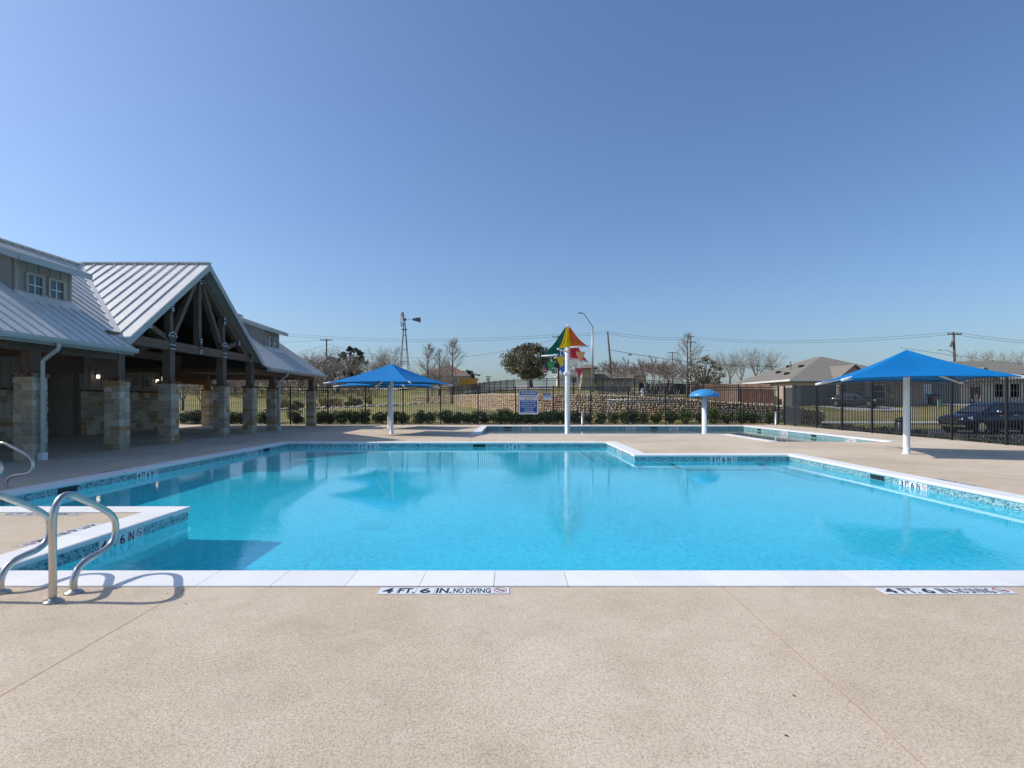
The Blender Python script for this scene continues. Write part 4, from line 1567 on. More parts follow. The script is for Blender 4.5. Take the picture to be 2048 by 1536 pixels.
M['chrome_bolt'] = simple('bolt_head', (0.62, 0.66, 0.72), 0.45, 0.1, 0.05)
truss(CX, True)
truss(-16.2, False)
timber_bar('ridge_beam', (XR, GY, GTOP - 0.36), (GX - 0.1, GY, GTOP - 0.36), 0.16, 0.30, up=(0, 0, 1))


# ---- metal roofs: a sheet, raised seams one by one, soffit and edge trim
def roof_plane(pts, name='roof_slope', th=0.05):
    o = MB().slab(pts, th).build(name, M['roof'], pav)
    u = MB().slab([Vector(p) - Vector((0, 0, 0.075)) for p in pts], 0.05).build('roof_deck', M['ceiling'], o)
    return o


def seam(a, b, parent, nrm):
    a, b, nrm = Vector(a), Vector(b), Vector(nrm)
    MB().bar(a + nrm * 0.018, b + nrm * 0.018, 0.022, 0.042, nrm).build('seam', M['seam'], parent)


def valley_x(y):               # where the cross gable meets the long roof, at distance y
    z = GTOP - GS * abs(y - GY)
    return XE - (z - ZE) / SL


nl = Vector((SL, 0, 1)).normalized()
# long front slope left of the gable and right of it
yl, yr_ = GY - GH, GY + GH
ztop_v = min(ZRG, GTOP)
dy_v = (GTOP - ztop_v) / GS
xv0 = valley_x(yl)
left = roof_plane([(XE, Y0, ZE), (XE, yl - 0.0, ZE), (xv0, yl, roof_z(xv0)), (XR, GY - dy_v, ZRG), (XR, Y0, ZRG)])
right = roof_plane([(XE, yr_, ZE), (XE, Y1, ZE), (XR, Y1, ZRG), (XR, GY + dy_v, ZRG), (xv0, yr_, roof_z(xv0))])
y = Y0 + 0.2
while y < Y1:
    if y < yl:
        seam((XE, y, ZE), (XR, y, ZRG), left, nl)
    elif y > yr_:
        seam((XE, y, ZE), (XR, y, ZRG), right, nl)
    elif abs(y - GY) > dy_v + 0.1:
        xv = valley_x(y)
        seam((xv - 0.12, y, roof_z(xv - 0.12)), (XR, y, ZRG), left if y < GY else right, nl)
    y += 0.41
bk = roof_plane([(XB, Y1, ZE), (XB, Y0, ZE), (XR, Y0, ZRG), (XR, Y1, ZRG)])
# cross gable
ng = Vector((0, -GS, 1)).normalized()
nf = Vector((0, GS, 1)).normalized()
near = roof_plane([(GX, GY - GH, GE), (GX, GY, GTOP), (XR - 0.12, GY, GTOP), (valley_x(GY - GH), GY - GH, GE)])
far = roof_plane([(GX, GY, GTOP), (GX, GY + GH, GE), (valley_x(GY + GH), GY + GH, GE), (XR - 0.12, GY, GTOP)])
x = GX - 0.42
while x > XR:
    # seams run from the ridge down to the valley
    zv = roof_z(x)
    yd = min((GTOP - zv) / GS, GH)
    if yd > 0.15:
        if yd < GH - 0.05:
            yd -= 0.12
        seam((x, GY - yd, GTOP - GS * yd), (x, GY - 0.03, GTOP), near, ng)
        seam((x, GY + yd, GTOP - GS * yd), (x, GY + 0.03, GTOP), far, nf)
    x -= 0.41
MB().bar((GX + 0.03, GY, GTOP + 0.03), (XR, GY, GTOP + 0.03), 0.24, 0.05).build('ridge_cap', M['roof'], pav)
MB().bar((XR, Y0, ZRG + 0.03), (XR, Y1, ZRG + 0.03), 0.24, 0.05).build('ridge_cap', M['roof'], pav)
for s_, yy, nn in ((-1, yl, ng), (1, yr_, nf)):
    a = Vector((xv0, yy, roof_z(xv0) + 0.045))
    b = Vector((XR, GY + s_ * dy_v, ZRG + 0.05))
    MB().bar(a, b, 0.16, 0.03, (nl + nn).normalized()).build('valley_flashing', M['roof'], pav)
    # rake boards and gable eave ends
    MB().bar((GX + 0.02, GY + s_ * GH, GE - 0.10), (GX + 0.02, GY, GTOP - 0.10), 0.05, 0.24, (1, 0, 0)).build('rake_board', M['gutter'], pav) if False else None
    p0, p1 = Vector((GX, GY + s_ * GH, GE)), Vector((GX, GY + s_ * 0.0, GTOP))
    rk = MB()
    d_ = Vector((0, 0, -0.26))
    rk.slab([p0 + Vector((0.03, 0, -0.006)), p1 + Vector((0.03, 0, -0.006)), p1 + Vector((0.03, 0, -0.006)) + d_, p0 + Vector((0.03, 0, -0.006)) + d_] if s_ > 0 else [p1 + Vector((0.03, 0, -0.006)), p0 + Vector((0.03, 0, -0.006)), p0 + Vector((0.03, 0, -0.006)) + d_, p1 + Vector((0.03, 0, -0.006)) + d_], 0.05, (1, 0, 0))
    rk.build('rake_board', M['gutter'], pav)
    sf = MB()
    q0, q1 = p0 + Vector((-0.025, 0, -0.15)), p1 + Vector((-0.025, 0, -0.15))
    sf.slab([q0, q1, q1 + Vector((-0.42, 0, 0)), q0 + Vector((-0.42, 0, 0))], 0.02, (0, 0, 1))
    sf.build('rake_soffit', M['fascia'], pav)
for yy, nn in ((yl, -1), (yr_, 1)):
    MB().box(valley_x(yl) + 0.05, GX + 0.03, min(yy, yy + nn * 0.05), max(yy, yy + nn * 0.05), GE - 0.20, GE + 0.02).build('gable_eave_board', M['gutter'], pav)
# porch ceilings, walls above the porch inside
for (a, b) in ((Y0 + 0.2, yl - 0.02), (yr_ + 0.02, Y1 - 0.2)):
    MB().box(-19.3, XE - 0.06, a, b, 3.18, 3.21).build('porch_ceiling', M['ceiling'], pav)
    MB().box(-19.2, CX - 0.14, b - 0.06 if b < GY else a, b if b < GY else a + 0.06, 2.95, 3.175).build('porch_header', M['timber'], pav)
# end gable wall at the far end, set in from the rake
MB().slab([(XE - 0.02, Y1 - 0.35, ZE - 0.06), (XB + 0.02, Y1 - 0.35, ZE - 0.06), (XR, Y1 - 0.35, ZRG - 0.08)], 0.08, (0, 1, 0)).build('end_gable', M['siding'], pav)
for yy in (yl + 0.03, yr_ - 0.03):
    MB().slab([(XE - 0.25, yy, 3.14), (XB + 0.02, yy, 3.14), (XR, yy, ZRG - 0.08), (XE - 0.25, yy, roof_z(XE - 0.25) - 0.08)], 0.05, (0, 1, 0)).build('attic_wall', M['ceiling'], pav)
for s_ in (0, 1):
    xa = XE if s_ == 0 else XB
    p0, p1 = Vector((xa, Y1, ZE)), Vector((XR, Y1, ZRG))
    d_ = Vector((0, 0, -0.22))
    e_ = Vector((0, 0.03, -0.006))
    MB().slab([p0 + e_, p1 + e_, p1 + e_ + d_, p0 + e_ + d_], 0.05, (0, 1, 0)).build('rake_board', M['gutter'], pav)


# gutters and downspouts
def gutter(y0, y1):
    prof = [(0.0, 0.0), (0.11, 0.0), (0.145, 0.06), (0.145, 0.135), (0.13, 0.135), (0.0, 0.125)]
    vv = []
    for y in (y0, y1):
        for (a, b) in prof:
            vv.append((XE - 0.03 + a, y, ZE - 0.14 + b))
    n = len(prof)
    ff = [tuple(range(n)), tuple(reversed(range(n, 2 * n)))] + [(i, i + n, (i + 1) % n + n, (i + 1) % n) for i in range(n)]
    return MB().add(vv, ff).build('gutter', M['gutter'], pav)


gutter(Y0, yl + 0.02)
gutter(yr_ - 0.02, Y1)
MB().box(XE - 0.07, XE - 0.033, Y0, yl, 3.0, 3.17).build('fascia_board', M['fascia'], pav)
MB().box(XE - 0.07, XE - 0.033, yr_, Y1, 3.0, 3.17).build('fascia_board', M['fascia'], pav)


def downspout(y, xd):
    pts = fillet([(XE + 0.04, y, 3.08), (XE + 0.04, y, 2.93), (xd, y + 0.02, 2.62), (xd + 0.0, y + 0.02, 0.0)], [0.12, 0.16], 6)
    o = MB().tube(pts, 0.062, 4).build('downspout', M['gutter'], pav)
    MB().box(xd - 0.075, xd + 0.075, y - 0.055, y + 0.095, 0.0, 0.20).build('downspout_boot', M['white_metal'], o)
    for z in (0.75, 1.75):
        MB().box(xd - 0.07, xd + 0.06, y - 0.05, y + 0.09, z, z + 0.035).build('strap', M['gutter'], o)


downspout(14.46, XC + 0.10)
downspout(29.2, XC + 0.10)


# dormers with paired windows
def dormer(ya, yb):
    XD = -13.85
    zb = roof_z(XD)
    d = MB()
    ztop = 5.62
    zr = lambda x: ztop + 0.345 * (XD - x)
    xi = (ztop + 0.345 * XD - ZE - SL * XE) / (0.345 - SL)      # where its roof dies into the long roof
    xi = max(xi, XR)
    o = MB().slab([(XD, ya, zb - 0.1), (XD, yb, zb - 0.1), (XD, yb, ztop), (XD, ya, ztop)], 0.06, (1, 0, 0)).build('dormer', M['siding'], pav)
    for yy, nn in ((ya, -1), (yb, 1)):
        MB().slab([(XD - 0.061, yy, zb - 0.05), (XD - 0.061, yy, zr(XD - 0.061)), (xi, yy, zr(xi)), (xi, yy, roof_z(xi) - 0.1)], 0.05, (0, -nn, 0)).build('dormer_cheek', M['siding'], o)
        x = XD - 0.35
        while x > xi + 0.4:
            MB().box(x - 0.02, x + 0.02, min(yy, yy + nn * 0.02), max(yy, yy + nn * 0.02), roof_z(x) - 0.05, zr(x) - 0.02).build('batten', M['siding'], o)
            x -= 0.4
    L = yb - ya
    for yy in (ya + 0.03, yb - 0.03):
        MB().box(XD, XD + 0.025, yy - 0.045, yy + 0.045, zb, ztop - 0.02).build('corner_board', M['trim'], o)
    for k in range(1, 5):
        yy = ya + L * k / 5
        MB().box(XD, XD + 0.02, yy - 0.02, yy + 0.02, zb + 0.05, ztop - 0.02).build('batten', M['siding'], o)
    for fy in (0.31, 0.70):
        yc = ya + L * fy
        w, h = L * 0.24, 0.54
        z0 = zb + 0.06
        fr_ = MB()
        t_ = 0.075
        for (a, b, c_, d_) in ((yc - w / 2 - t_, yc + w / 2 + t_, z0 - t_, z0), (yc - w / 2 - t_, yc + w / 2 + t_, z0 + h, z0 + h + t_), (yc - w / 2 - t_, yc - w / 2, z0, z0 + h), (yc + w / 2, yc + w / 2 + t_, z0, z0 + h)):
            fr_.box(XD + 0.002, XD + 0.06, a, b, c_, d_)
        fr_.build('window_frame', M['trim'], o)
        for (a, b) in ((yc - w / 2, yc), (yc, yc + w / 2)):
            for (c_, d_) in ((z0, z0 + h / 2), (z0 + h / 2, z0 + h)):
                MB().box(XD + 0.003, XD + 0.022, a + 0.012, b - 0.012, c_ + 0.012, d_ - 0.012).build('window_pane', M['glass'], o)
        MB().box(XD + 0.002, XD + 0.032, yc - 0.011, yc + 0.011, z0, z0 + h).box(XD + 0.002, XD + 0.032, yc - w / 2, yc - 0.0115, z0 + h / 2 - 0.011, z0 + h / 2 + 0.011).box(XD + 0.002, XD + 0.032, yc + 0.0115, yc + w / 2, z0 + h / 2 - 0.011, z0 + h / 2 + 0.011).build('window_bars', M['white_metal'], o)
    MB().slab([(XD + 0.01, ya - 0.05, zb + 0.10), (XD + 0.30, ya - 0.05, roof_z(XD + 0.30) + 0.03), (XD + 0.30, yb + 0.05, roof_z(XD + 0.30) + 0.03), (XD + 0.01, yb + 0.05, zb + 0.10)], 0.02).build('apron_flashing', M['roof'], o)
    # shed roof
    xe = XD + 0.42
    ze = ztop - 0.345 * 0.42 + 0.10
    ye0, ye1 = ya - 0.35, yb + 0.30
    xt = xi - 0.1
    zt_ = ze + 0.345 * (xe - xt)
    rf = MB().slab([(xe, ye0, ze), (xe, ye1, ze), (xt, ye1, zt_), (xt, ye0, zt_)], 0.05).build('dormer_roof', M['roof'], o)
    nd = Vector((0.345, 0, 1)).normalized()
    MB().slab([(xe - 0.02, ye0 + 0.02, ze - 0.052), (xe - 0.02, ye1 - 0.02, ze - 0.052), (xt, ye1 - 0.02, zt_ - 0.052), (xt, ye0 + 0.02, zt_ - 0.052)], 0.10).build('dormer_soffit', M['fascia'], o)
    MB().box(xe, xe + 0.03, ye0, ye1, ze - 0.17, ze + 0.015).build('dormer_fascia', M['gutter'], o)
    for yy in (ye0, ye1):
        a, b = Vector((xe, yy, ze - 0.08)), Vector((xt, yy, zt_ - 0.08))
        MB().bar(a, b, 0.03, 0.18).build('dormer_rake', M['gutter'], o)
    y = ye0 + 0.2
    while y < ye1:
        MB().bar(Vector((xe, y, ze)) + nd * 0.02, Vector((xt, y, zt_)) + nd * 0.02, 0.03, 0.045, nd).build('dormer_seam', M['seam'], o)
        y += 0.41


dormer(15.4, 17.35)
dormer(31.0, 32.8)


# building core: stone wainscot with brick ledge, board and batten above, a door recess
def stone_wall(y0, y1, xw, h=1.98):
    w = MB().box(xw - 0.3, xw - 0.012, y0, y1, -0.02, 3.6).build('core_wall', M['siding'], pav)
    MB().box(xw - 0.0115, xw + 0.028, y0 + 0.01, y1 - 0.01, 0, h).build('mortar_bed', M['mortar'], w)
    z = 0.0
    while z < h - 0.05:
        hh = rs.choice([0.17, 0.2, 0.24, 0.28])
        if h - z - hh < 0.12:
            hh = h - z
        u = y0
        while u < y1 - 0.02:
            l = rs.uniform(0.30, 0.72)
            if y1 - u - l < 0.2:
                l = y1 - u
            MB().box(xw, xw + 0.045 + rs.uniform(0, 0.014), u + 0.009, u + l - 0.009, z + 0.009, z + hh - 0.009).build('stone', M['stone'], w)
            u += l
        z += hh
    br = MB()
    u = y0
    while u < y1 - 0.02:
        br.box(xw - 0.008, xw + 0.085, u + 0.004, u + 0.066, h + 0.002, h + 0.085)
        u += 0.07
    tag(br.build('brick_ledge', M['brick'], w), kind='stuff')
    u = y0 + 0.2
    while u < y1 - 0.05:
        MB().box(xw - 0.011, xw + 0.012, u - 0.02, u + 0.02, h + 0.09, 3.17).build('batten', M['siding'], w)
        u += 0.40
    return w


w1 = stone_wall(17.6, 22.2, -19.4)
w2 = stone_wall(24.8, 30.4, -19.4)
MB().box(-19.7, -19.412, 9.0, 17.58, 0, 3.6).build('core_wall', M['siding'], pav)
MB().box(-21.2, -21.0, 22.0, 25.0, 0, 3.6).build('recess_wall', M['siding'], pav)
MB().box(-21.0, -19.705, 24.81, 24.95, 0, 3.6).build('recess_wall', M['stone'], pav)
MB().box(-21.0, -19.705, 22.05, 22.19, 0, 3.6).build('recess_wall', M['stone'], pav)
for (a, b) in ((22.35, 23.45), (23.48, 24.6)):
    dr = MB().box(-20.99, -20.93, a, b, 0.01, 2.6).build('door', M['door'], pav)
    MB().box(-20.925, -20.91, a + 0.12, b - 0.12, 0.2, 1.0).build('kick_panel', M['plastic'], dr)
    MB().box(-20.925, -20.88, b - 0.14 if a < 23 else a + 0.10, b - 0.10 if a < 23 else a + 0.14, 1.0, 1.25).build('door_handle', M['steel'], dr)
MB().box(-19.4, -19.2, 30.42, Y1 - 0.36, 2.895, 3.6).build('header_wall', M['timber'], pav)
MB().box(-19.4, -19.2, 22.2, 24.8, 2.75, 3.6).build('header_wall', M['timber'], pav)
MB().box(-19.7, -19.41, 30.41, 30.6, 0, 3.6).build('core_end', M['stone'], pav)


def wall_lamp(y, z):
    b = MB().box(-19.398, -19.34, y - 0.05, y + 0.05, z + 0.05, z + 0.26).box(-19.34, -19.24, y - 0.07, y + 0.07, z + 0.22, z + 0.25).build('wall_lamp', M['black_metal'], pav)
    MB().box(-19.335, -19.245, y - 0.055, y + 0.055, z + 0.06, z + 0.215).build('lamp_glass', M['glow'], b)


wall_lamp(25.75, 2.55)
wall_lamp(30.05, 2.5)
for (y, z) in ((26.35, 2.5), (28.4, 2.5), (29.3, 2.5)):
    f = MB().box(-19.385, -19.34, y - 0.22, y + 0.22, z - 0.24, z + 0.24).build('wall_window', M['trim'], pav)
    MB().box(-19.339, -19.33, y - 0.16, y + 0.16, z - 0.18, z + 0.18).build('pane', M['glass'], f)
for (x, y) in ((-12.85, 16.95), (-12.85, 27.55)):
    c = MB().lathe([(0.13, 3.165), (0.13, 3.178)], (x, y, 0), 20).build('ceiling_light', M['white_metal'], pav)
    MB().lathe([(0.10, 3.150), (0.10, 3.164)], (x, y, 0), 20).build('lamp_glass', M['glow'], c)
# ceiling fan inside the gable
fn = thing('ceiling_fan', 'dark ceiling fan hanging under the far pavilion porch', 'fan', (-15.6, 30.2, 2.72))
MB().lathe([(0.10, 0), (0.13, 0.05), (0.10, 0.16), (0.02, 0.18), (0.02, 0.455)], n=14).build('motor', M['plastic'], fn, True)
for k in range(5):
    a = k * 2 * math.pi / 5 + 0.3
    d = Vector((math.cos(a), math.sin(a), 0))
    MB().bar(d * 0.12 + Vector((0, 0, 0.07)), d * 0.75 + Vector((0, 0, 0.07)), 0.14, 0.012).build('blade', M['timber'], fn)

# ------------------------------------------------------------------ vegetation helpers
def leaf_quads(mb, c, r, n, size, rnd, flat=0.75):
    """n small leaf faces scattered through an ellipsoid"""
    for _ in range(n):
        while True:
            p = Vector((rnd.uniform(-1, 1), rnd.uniform(-1, 1), rnd.uniform(-1, 1)))
            if 0.25 < p.length < 1:
                break
        p = Vector((c[0] + p.x * r[0], c[1] + p.y * r[1], c[2] + p.z * r[2]))
        a = Vector((rnd.gauss(0, 1), rnd.gauss(0, 1), rnd.gauss(0, 0.7))).normalized()
        b = a.cross(Vector((rnd.gauss(0, 1), rnd.gauss(0, 1), rnd.gauss(0, 1)))).normalized()
        s_ = size * rnd.uniform(0.6, 1.35)
        a, b = a * s_, b * s_ * 0.5
        mb.quad(p - a, p - b, p + a, p + b)


def shrub_meshes(rnd, n, mat, h=0.9, w=0.62, leaves=620, size=0.045):
    out = []
    for k in range(n):
        lf = MB()
        st = MB()
        for q in range(16):
            a = rnd.uniform(0, 6.28)
            rr = w * rnd.uniform(0.05, 0.62)
            zc = h * rnd.uniform(0.22, 0.84)
            leaf_quads(lf, (rr * math.cos(a), rr * math.sin(a), zc), (w * 0.40, w * 0.40, h * 0.22), leaves // 16, size, rnd)
            if q < 8:
                st.tube([(0.1 * math.cos(a), 0.1 * math.sin(a), 0), (rr * 0.6 * math.cos(a), rr * 0.6 * math.sin(a), zc * 0.6), (rr * math.cos(a), rr * math.sin(a), zc)], [0.015, 0.012, 0.005], 4)
        lm = lf.mesh('foliage')
        lm.materials.append(mat)
        sm = st.mesh('stems')
        sm.materials.append(M['bark'])
        out.append((lm, sm))
    return out


vr = random.Random(21)
HEDGE = shrub_meshes(vr, 5, M['hedge'], 0.98, 0.72, 1500, 0.062)
HEDGE2 = shrub_meshes(vr, 4, M['hedge_pale'], 0.98, 0.66, 1300, 0.062)
SAGE = shrub_meshes(vr, 4, M['sage'], 0.62, 0.80, 900, 0.05)


def put_shrub(kind, x, y, sc, label, group, name='shrub', zl=None):
    lm, sm = kind
    t = thing(name, label, 'shrub', (x, y, ground(x, y) if zl is None else zl), vr.uniform(0, 6.28), group)
    inst('foliage', lm, t, sc=(sc * vr.uniform(0.9, 1.1), sc * vr.uniform(0.9, 1.1), sc * vr.uniform(0.88, 1.1)))
    inst('stems', sm, t, sc=(sc, sc, sc))


for px_ in (372, 390, 408, 462, 480, 528, 545, 590, 641, 662, 684, 706, 727, 762, 785, 806, 838, 860, 893, 912, 930, 950, 968, 990, 1012, 1032, 1051, 1072, 1093, 1112, 1128, 1150, 1173, 1203):
    yy = 37.1 + vr.uniform(-0.1, 0.15)
    put_shrub(HEDGE[vr.randrange(5)], bx_(px_, yy), yy, vr.uniform(0.86, 1.04), 'dark green clipped shrub in the row behind the black back fence', 'dark shrubs behind the back fence')
for px_ in (1229, 1250, 1267, 1287, 1313, 1342, 1372, 1401, 1426, 1455, 1484, 1508, 1538):
    yy = 37.1 + vr.uniform(-0.1, 0.15)
    put_shrub(HEDGE2[vr.randrange(4)], bx_(px_, yy), yy, vr.uniform(0.8, 1.05), 'lighter green loose shrub in the row behind the blue water mushroom', 'lighter shrubs behind the back fence')
for k in range(24):
    yy = 15.5 + k * 0.76 + vr.uniform(-0.15, 0.15)
    put_shrub(SAGE[vr.randrange(4)], 18.5 + vr.uniform(-0.1, 0.55), yy, vr.uniform(0.8, 1.1), 'low grey green shrub growing outside the side fence', 'low shrubs outside the side fence', 'low_shrub')


# ---- trees
def rot_about(d, ang, rnd):
    ax = d.orthogonal().normalized()
    ax = Quaternion(d, rnd.uniform(0, 6.283)) @ ax
    return (Quaternion(ax, ang) @ d).normalized()


def limb(mb, p, d, L, r, lev, rnd, cfg, tips):
    n = 4 if lev == 0 else 3
    pts, rad = [p.copy()], [r]
    q = p.copy()
    dd = d.copy()
    for i in range(n):
        dd = (dd + Vector((rnd.gauss(0, 1), rnd.gauss(0, 1), rnd.gauss(0, 1))) * cfg['wob'] + Vector((0, 0, cfg['up']))).normalized()
        q = q + dd * (L / n)
        pts.append(q.copy())
        rad.append(max(cfg['rmin'], r * (1 - 0.62 * (i + 1) / n)))
    mb.tube(pts, rad, 5 if lev < 2 else 3, False)
    if lev >= cfg['lev']:
        tips.append(pts[-1])
        return
    k = cfg['kids'][min(lev, len(cfg['kids']) - 1)]
    for c in range(k):
        s_ = rnd.uniform(cfg['from'], 1.0) if c < k - 1 else 1.0
        f = s_ * n
        i = min(int(f), n - 1)
        pp = pts[i].lerp(pts[i + 1], f - i)
        nd = rot_about((pts[i + 1] - pts[i]).normalized(), R(rnd.uniform(*cfg['ang'])), rnd)
        limb(mb, pp, nd, L * rnd.uniform(0.52, 0.80), max(cfg['rmin'], rad[i] * 0.55), lev + 1, rnd, cfg, tips)


def bare_tree_mesh(seed, H, kind):
    rnd = random.Random(seed)
    tr, tw = MB(), MB()
    tips = []
    if kind == 'cypress':                       # straight leader with rising side branches
        pts = [Vector((0, 0, -0.3))]
        for i in range(1, 9):
            pts.append(Vector((rnd.gauss(0, 0.03) * H * 0.1, rnd.gauss(0, 0.03) * H * 0.1, H * i / 8)))
        tr.tube(pts, [0.022 * H * (1 - 0.93 * i / 8) + 0.012 for i in range(9)], 7)
        cfg = dict(wob=0.07, up=0.035, rmin=0.017, lev=2, kids=[5, 5], ang=(18, 42))
        cfg['from'] = 0.25
        for i in range(58):
            t_ = rnd.uniform(0.16, 0.98)
            a = rnd.uniform(0, 6.28)
            el = R(rnd.uniform(18, 42) + 25 * t_)
            L = H * 0.42 * (1.05 - t_) * rnd.uniform(0.7, 1.1) + 0.25
            limb(tw, Vector((0, 0, H * t_)), Vector((math.cos(a) * math.cos(el), math.sin(a) * math.cos(el), math.sin(el))), L, 0.035 * (1.1 - t_) + 0.018, 1, rnd, cfg, tips)
    elif kind == 'multi':                       # crape myrtle: several pale stems, a fan of twigs with seed heads
        cfg = dict(wob=0.10, up=0.05, rmin=0.0135, lev=4, kids=[5, 5, 4, 4], ang=(16, 48))
        cfg['from'] = 0.45
        for i in range(5):
            a = i * 1.2566 + rnd.uniform(-0.3, 0.3)
            el = R(rnd.uniform(62, 78))
            d = Vector((math.cos(a) * math.cos(el), math.sin(a) * math.cos(el), math.sin(el)))
            b = Vector((0.12 * math.cos(a), 0.12 * math.sin(a), -0.1))
            e = b + d * H * 0.34
            tr.tube([b, (b + e) / 2 + Vector((0.03, 0.02, 0)), e], [0.06, 0.05, 0.04], 6, False)
            limb(tw, e, d, H * 0.27, 0.035, 1, rnd, cfg, tips)
    else:                                       # rounded bare shade tree
        cfg = dict(wob=0.13, up=0.05, rmin=0.012, lev=4, kids=[4, 5, 4, 4], ang=(22, 55))
        cfg['from'] = 0.35
        hb = H * 0.20
        tr.tube([(0, 0, -0.3), (0.02, 0.0, hb * 0.5), (0.0, 0.03, hb)], [0.035 * H, 0.027 * H, 0.024 * H], 8, False)
        for i in range(5):
            a = i * 1.2566 + rnd.uniform(-0.4, 0.4)
            el = R(rnd.uniform(48, 80))
            limb(tw, Vector((0, 0, hb * rnd.uniform(0.85, 1.0))), Vector((math.cos(a) * math.cos(el), math.sin(a) * math.cos(el), math.sin(el))), H * 0.38, 0.016 * H, 1, rnd, cfg, tips)
    return tr, tw, tips


def make_bare(seed, H, kind, trunk_mat, twig_mat, leaf=None, leaf_n=0, leaf_size=0.08, share=1.0):
    tr, tw, tips = bare_tree_mesh(seed, H, kind)
    rnd = random.Random(seed + 5)
    tm, wm = tr.mesh('trunk', True), tw.mesh('branches', True)
    tm.materials.append(trunk_mat)
    wm.materials.append(twig_mat)
    lm = None
    if leaf is not None:
        lf = MB()
        for p in tips:
            if rnd.random() < share:
                leaf_quads(lf, p, (0.16, 0.16, 0.14), leaf_n, leaf_size, rnd)
        lm = lf.mesh('foliage')
        lm.materials.append(leaf)
    return tm, wm, lm


def put_tree(kit, x, y, sc, label, group=None, name='bare_tree', rz=None, zs=1.0, dz=0.0):
    tm, wm, lm = kit
    t = thing(name, label, 'tree', (x, y, ground(x, y) + dz), vr.uniform(0, 6.28) if rz is None else rz, group)
    s3 = (sc, sc, sc * zs)
    inst('trunk', tm, t, sc=s3)
    tag(inst('branches', wm, t, sc=s3), kind='stuff')
    if lm is not None:
        tag(inst('foliage', lm, t, sc=s3), kind='stuff')
    return t


CYP = [make_bare(31, 9.0, 'cypress', M['bark'], M['twig']), make_bare(37, 8.0, 'cypress', M['bark'], M['twig'])]
MYR = [make_bare(41, 4.6, 'multi', M['bark_pale'], M['twig_red'], M['rust'], 2, 0.03, 0.6), make_bare(44, 4.6, 'multi', M['bark_pale'], M['twig_red'], M['rust'], 2, 0.03, 0.6)]
RND = [make_bare(51, 8.0, 'round', M['bark'], M['twig']), make_bare(57, 8.0, 'round', M['bark'], M['twig']), make_bare(59, 8.0, 'round', M['bark'], M['twig_red'], M['rust'], 2, 0.06, 0.35)]


def leafy_tree(seed, H, W, mat, clumps, per, size, base=0.30, spread=None):
    """evergreen crown of leaf clumps on forked limbs"""
    rnd = random.Random(seed)
    tr, tw, lf = MB(), MB(), MB()
    hb = H * base
    tr.tube([(0, 0, -0.3), (0.05, 0, hb * 0.5), (0, 0.05, hb)], [0.05 * H, 0.038 * H, 0.034 * H], 8, False)
    for i in range(clumps):
        a = rnd.uniform(0, 6.28)
        u = rnd.uniform(-1, 1)
        rr = math.sqrt(max(0, 1 - u * u)) * rnd.uniform(0.45, 1.0)
        wob = 1 + 0.16 * math.sin(3 * a + seed) + 0.10 * math.sin(5 * a + u * 4)
        c = Vector((W / 2 * rr * math.cos(a) * wob, W / 2 * rr * math.sin(a) * wob, hb * 0.9 + (H - hb * 0.9) * (0.5 + 0.5 * u * rnd.uniform(0.75, 1.0))))
        cr = W * rnd.uniform(0.055, 0.10)
        leaf_quads(lf, c, (cr, cr, cr * 0.72), per, size, rnd)
        if i % 3 == 0:
            m_ = Vector((c.x * 0.45, c.y * 0.45, hb + (c.z - hb) * 0.55))
            tw.tube([(0, 0, hb * 0.9), m_, c], [0.02 * H, 0.012 * H, 0.004 * H], 5, False)
    tm, wm, lm = tr.mesh('trunk', True), tw.mesh('branches', True), lf.mesh('foliage')
    tm.materials.append(M['bark'])
    wm.materials.append(M['bark'])
    lm.materials.append(mat)
    return tm, wm, lm


OAK = leafy_tree(71, 8.6, 11.0, M['oak'], 240, 46, 0.20, 0.22)
OAK2 = leafy_tree(73, 5.6, 5.4, M['olive'], 95, 24, 0.13, 0.28)
PINE = leafy_tree(79, 8.5, 6.0, M['pine'], 130, 46, 0.19, 0.16)
BUSH = leafy_tree(83, 4.0, 5.0, M['pine'], 70, 36, 0.18, 0.06)


def tp(px_, d):
    return bx_(px_, d), d


x, y = tp(1062, 92)
put_tree(OAK, x, y, 0.93, 'broad leafy oak behind the stop sign', name='oak_tree', zs=0.92)
x, y = tp(1408, 70)
put_tree(OAK2, x, y, 1.0, 'small leafy oak beside the tall bare tree by the wooden fence', name='oak_tree')
x, y = tp(701, 112)
put_tree(PINE, x, y, 0.98, 'dark evergreen tree rising from the grey thicket by the left utility pole', name='evergreen_tree')
x, y = tp(661, 122)
put_tree(PINE, x, y, 0.80, 'smaller evergreen tree behind the left utility pole', name='evergreen_tree')
for px_, d in ((914, 150), (934, 155)):
    x, y = tp(px_, d)
    put_tree(BUSH, x, y, 1.15, 'dark round evergreen bush on the hilltop behind the amber board', 'bushes behind the amber board', name='evergreen_bush')
# bare cypress-like trees on the hill behind the umbrellas
for px_, d, k, sc, lb in ((856, 78, 0, 0.92, 'bare straight-stemmed tree on the hill, nearest the windmill of three in a row'),
                          (879, 84, 1, 0.86, 'bare straight-stemmed tree on the hill, middle and smallest of three in a row'),
                          (905, 76, 0, 0.98, 'bare straight-stemmed tree on the hill beside the amber board')):
    x, y = tp(px_, d)
    put_tree(CYP[k], x, y, sc, lb, rz=1.0 + px_)
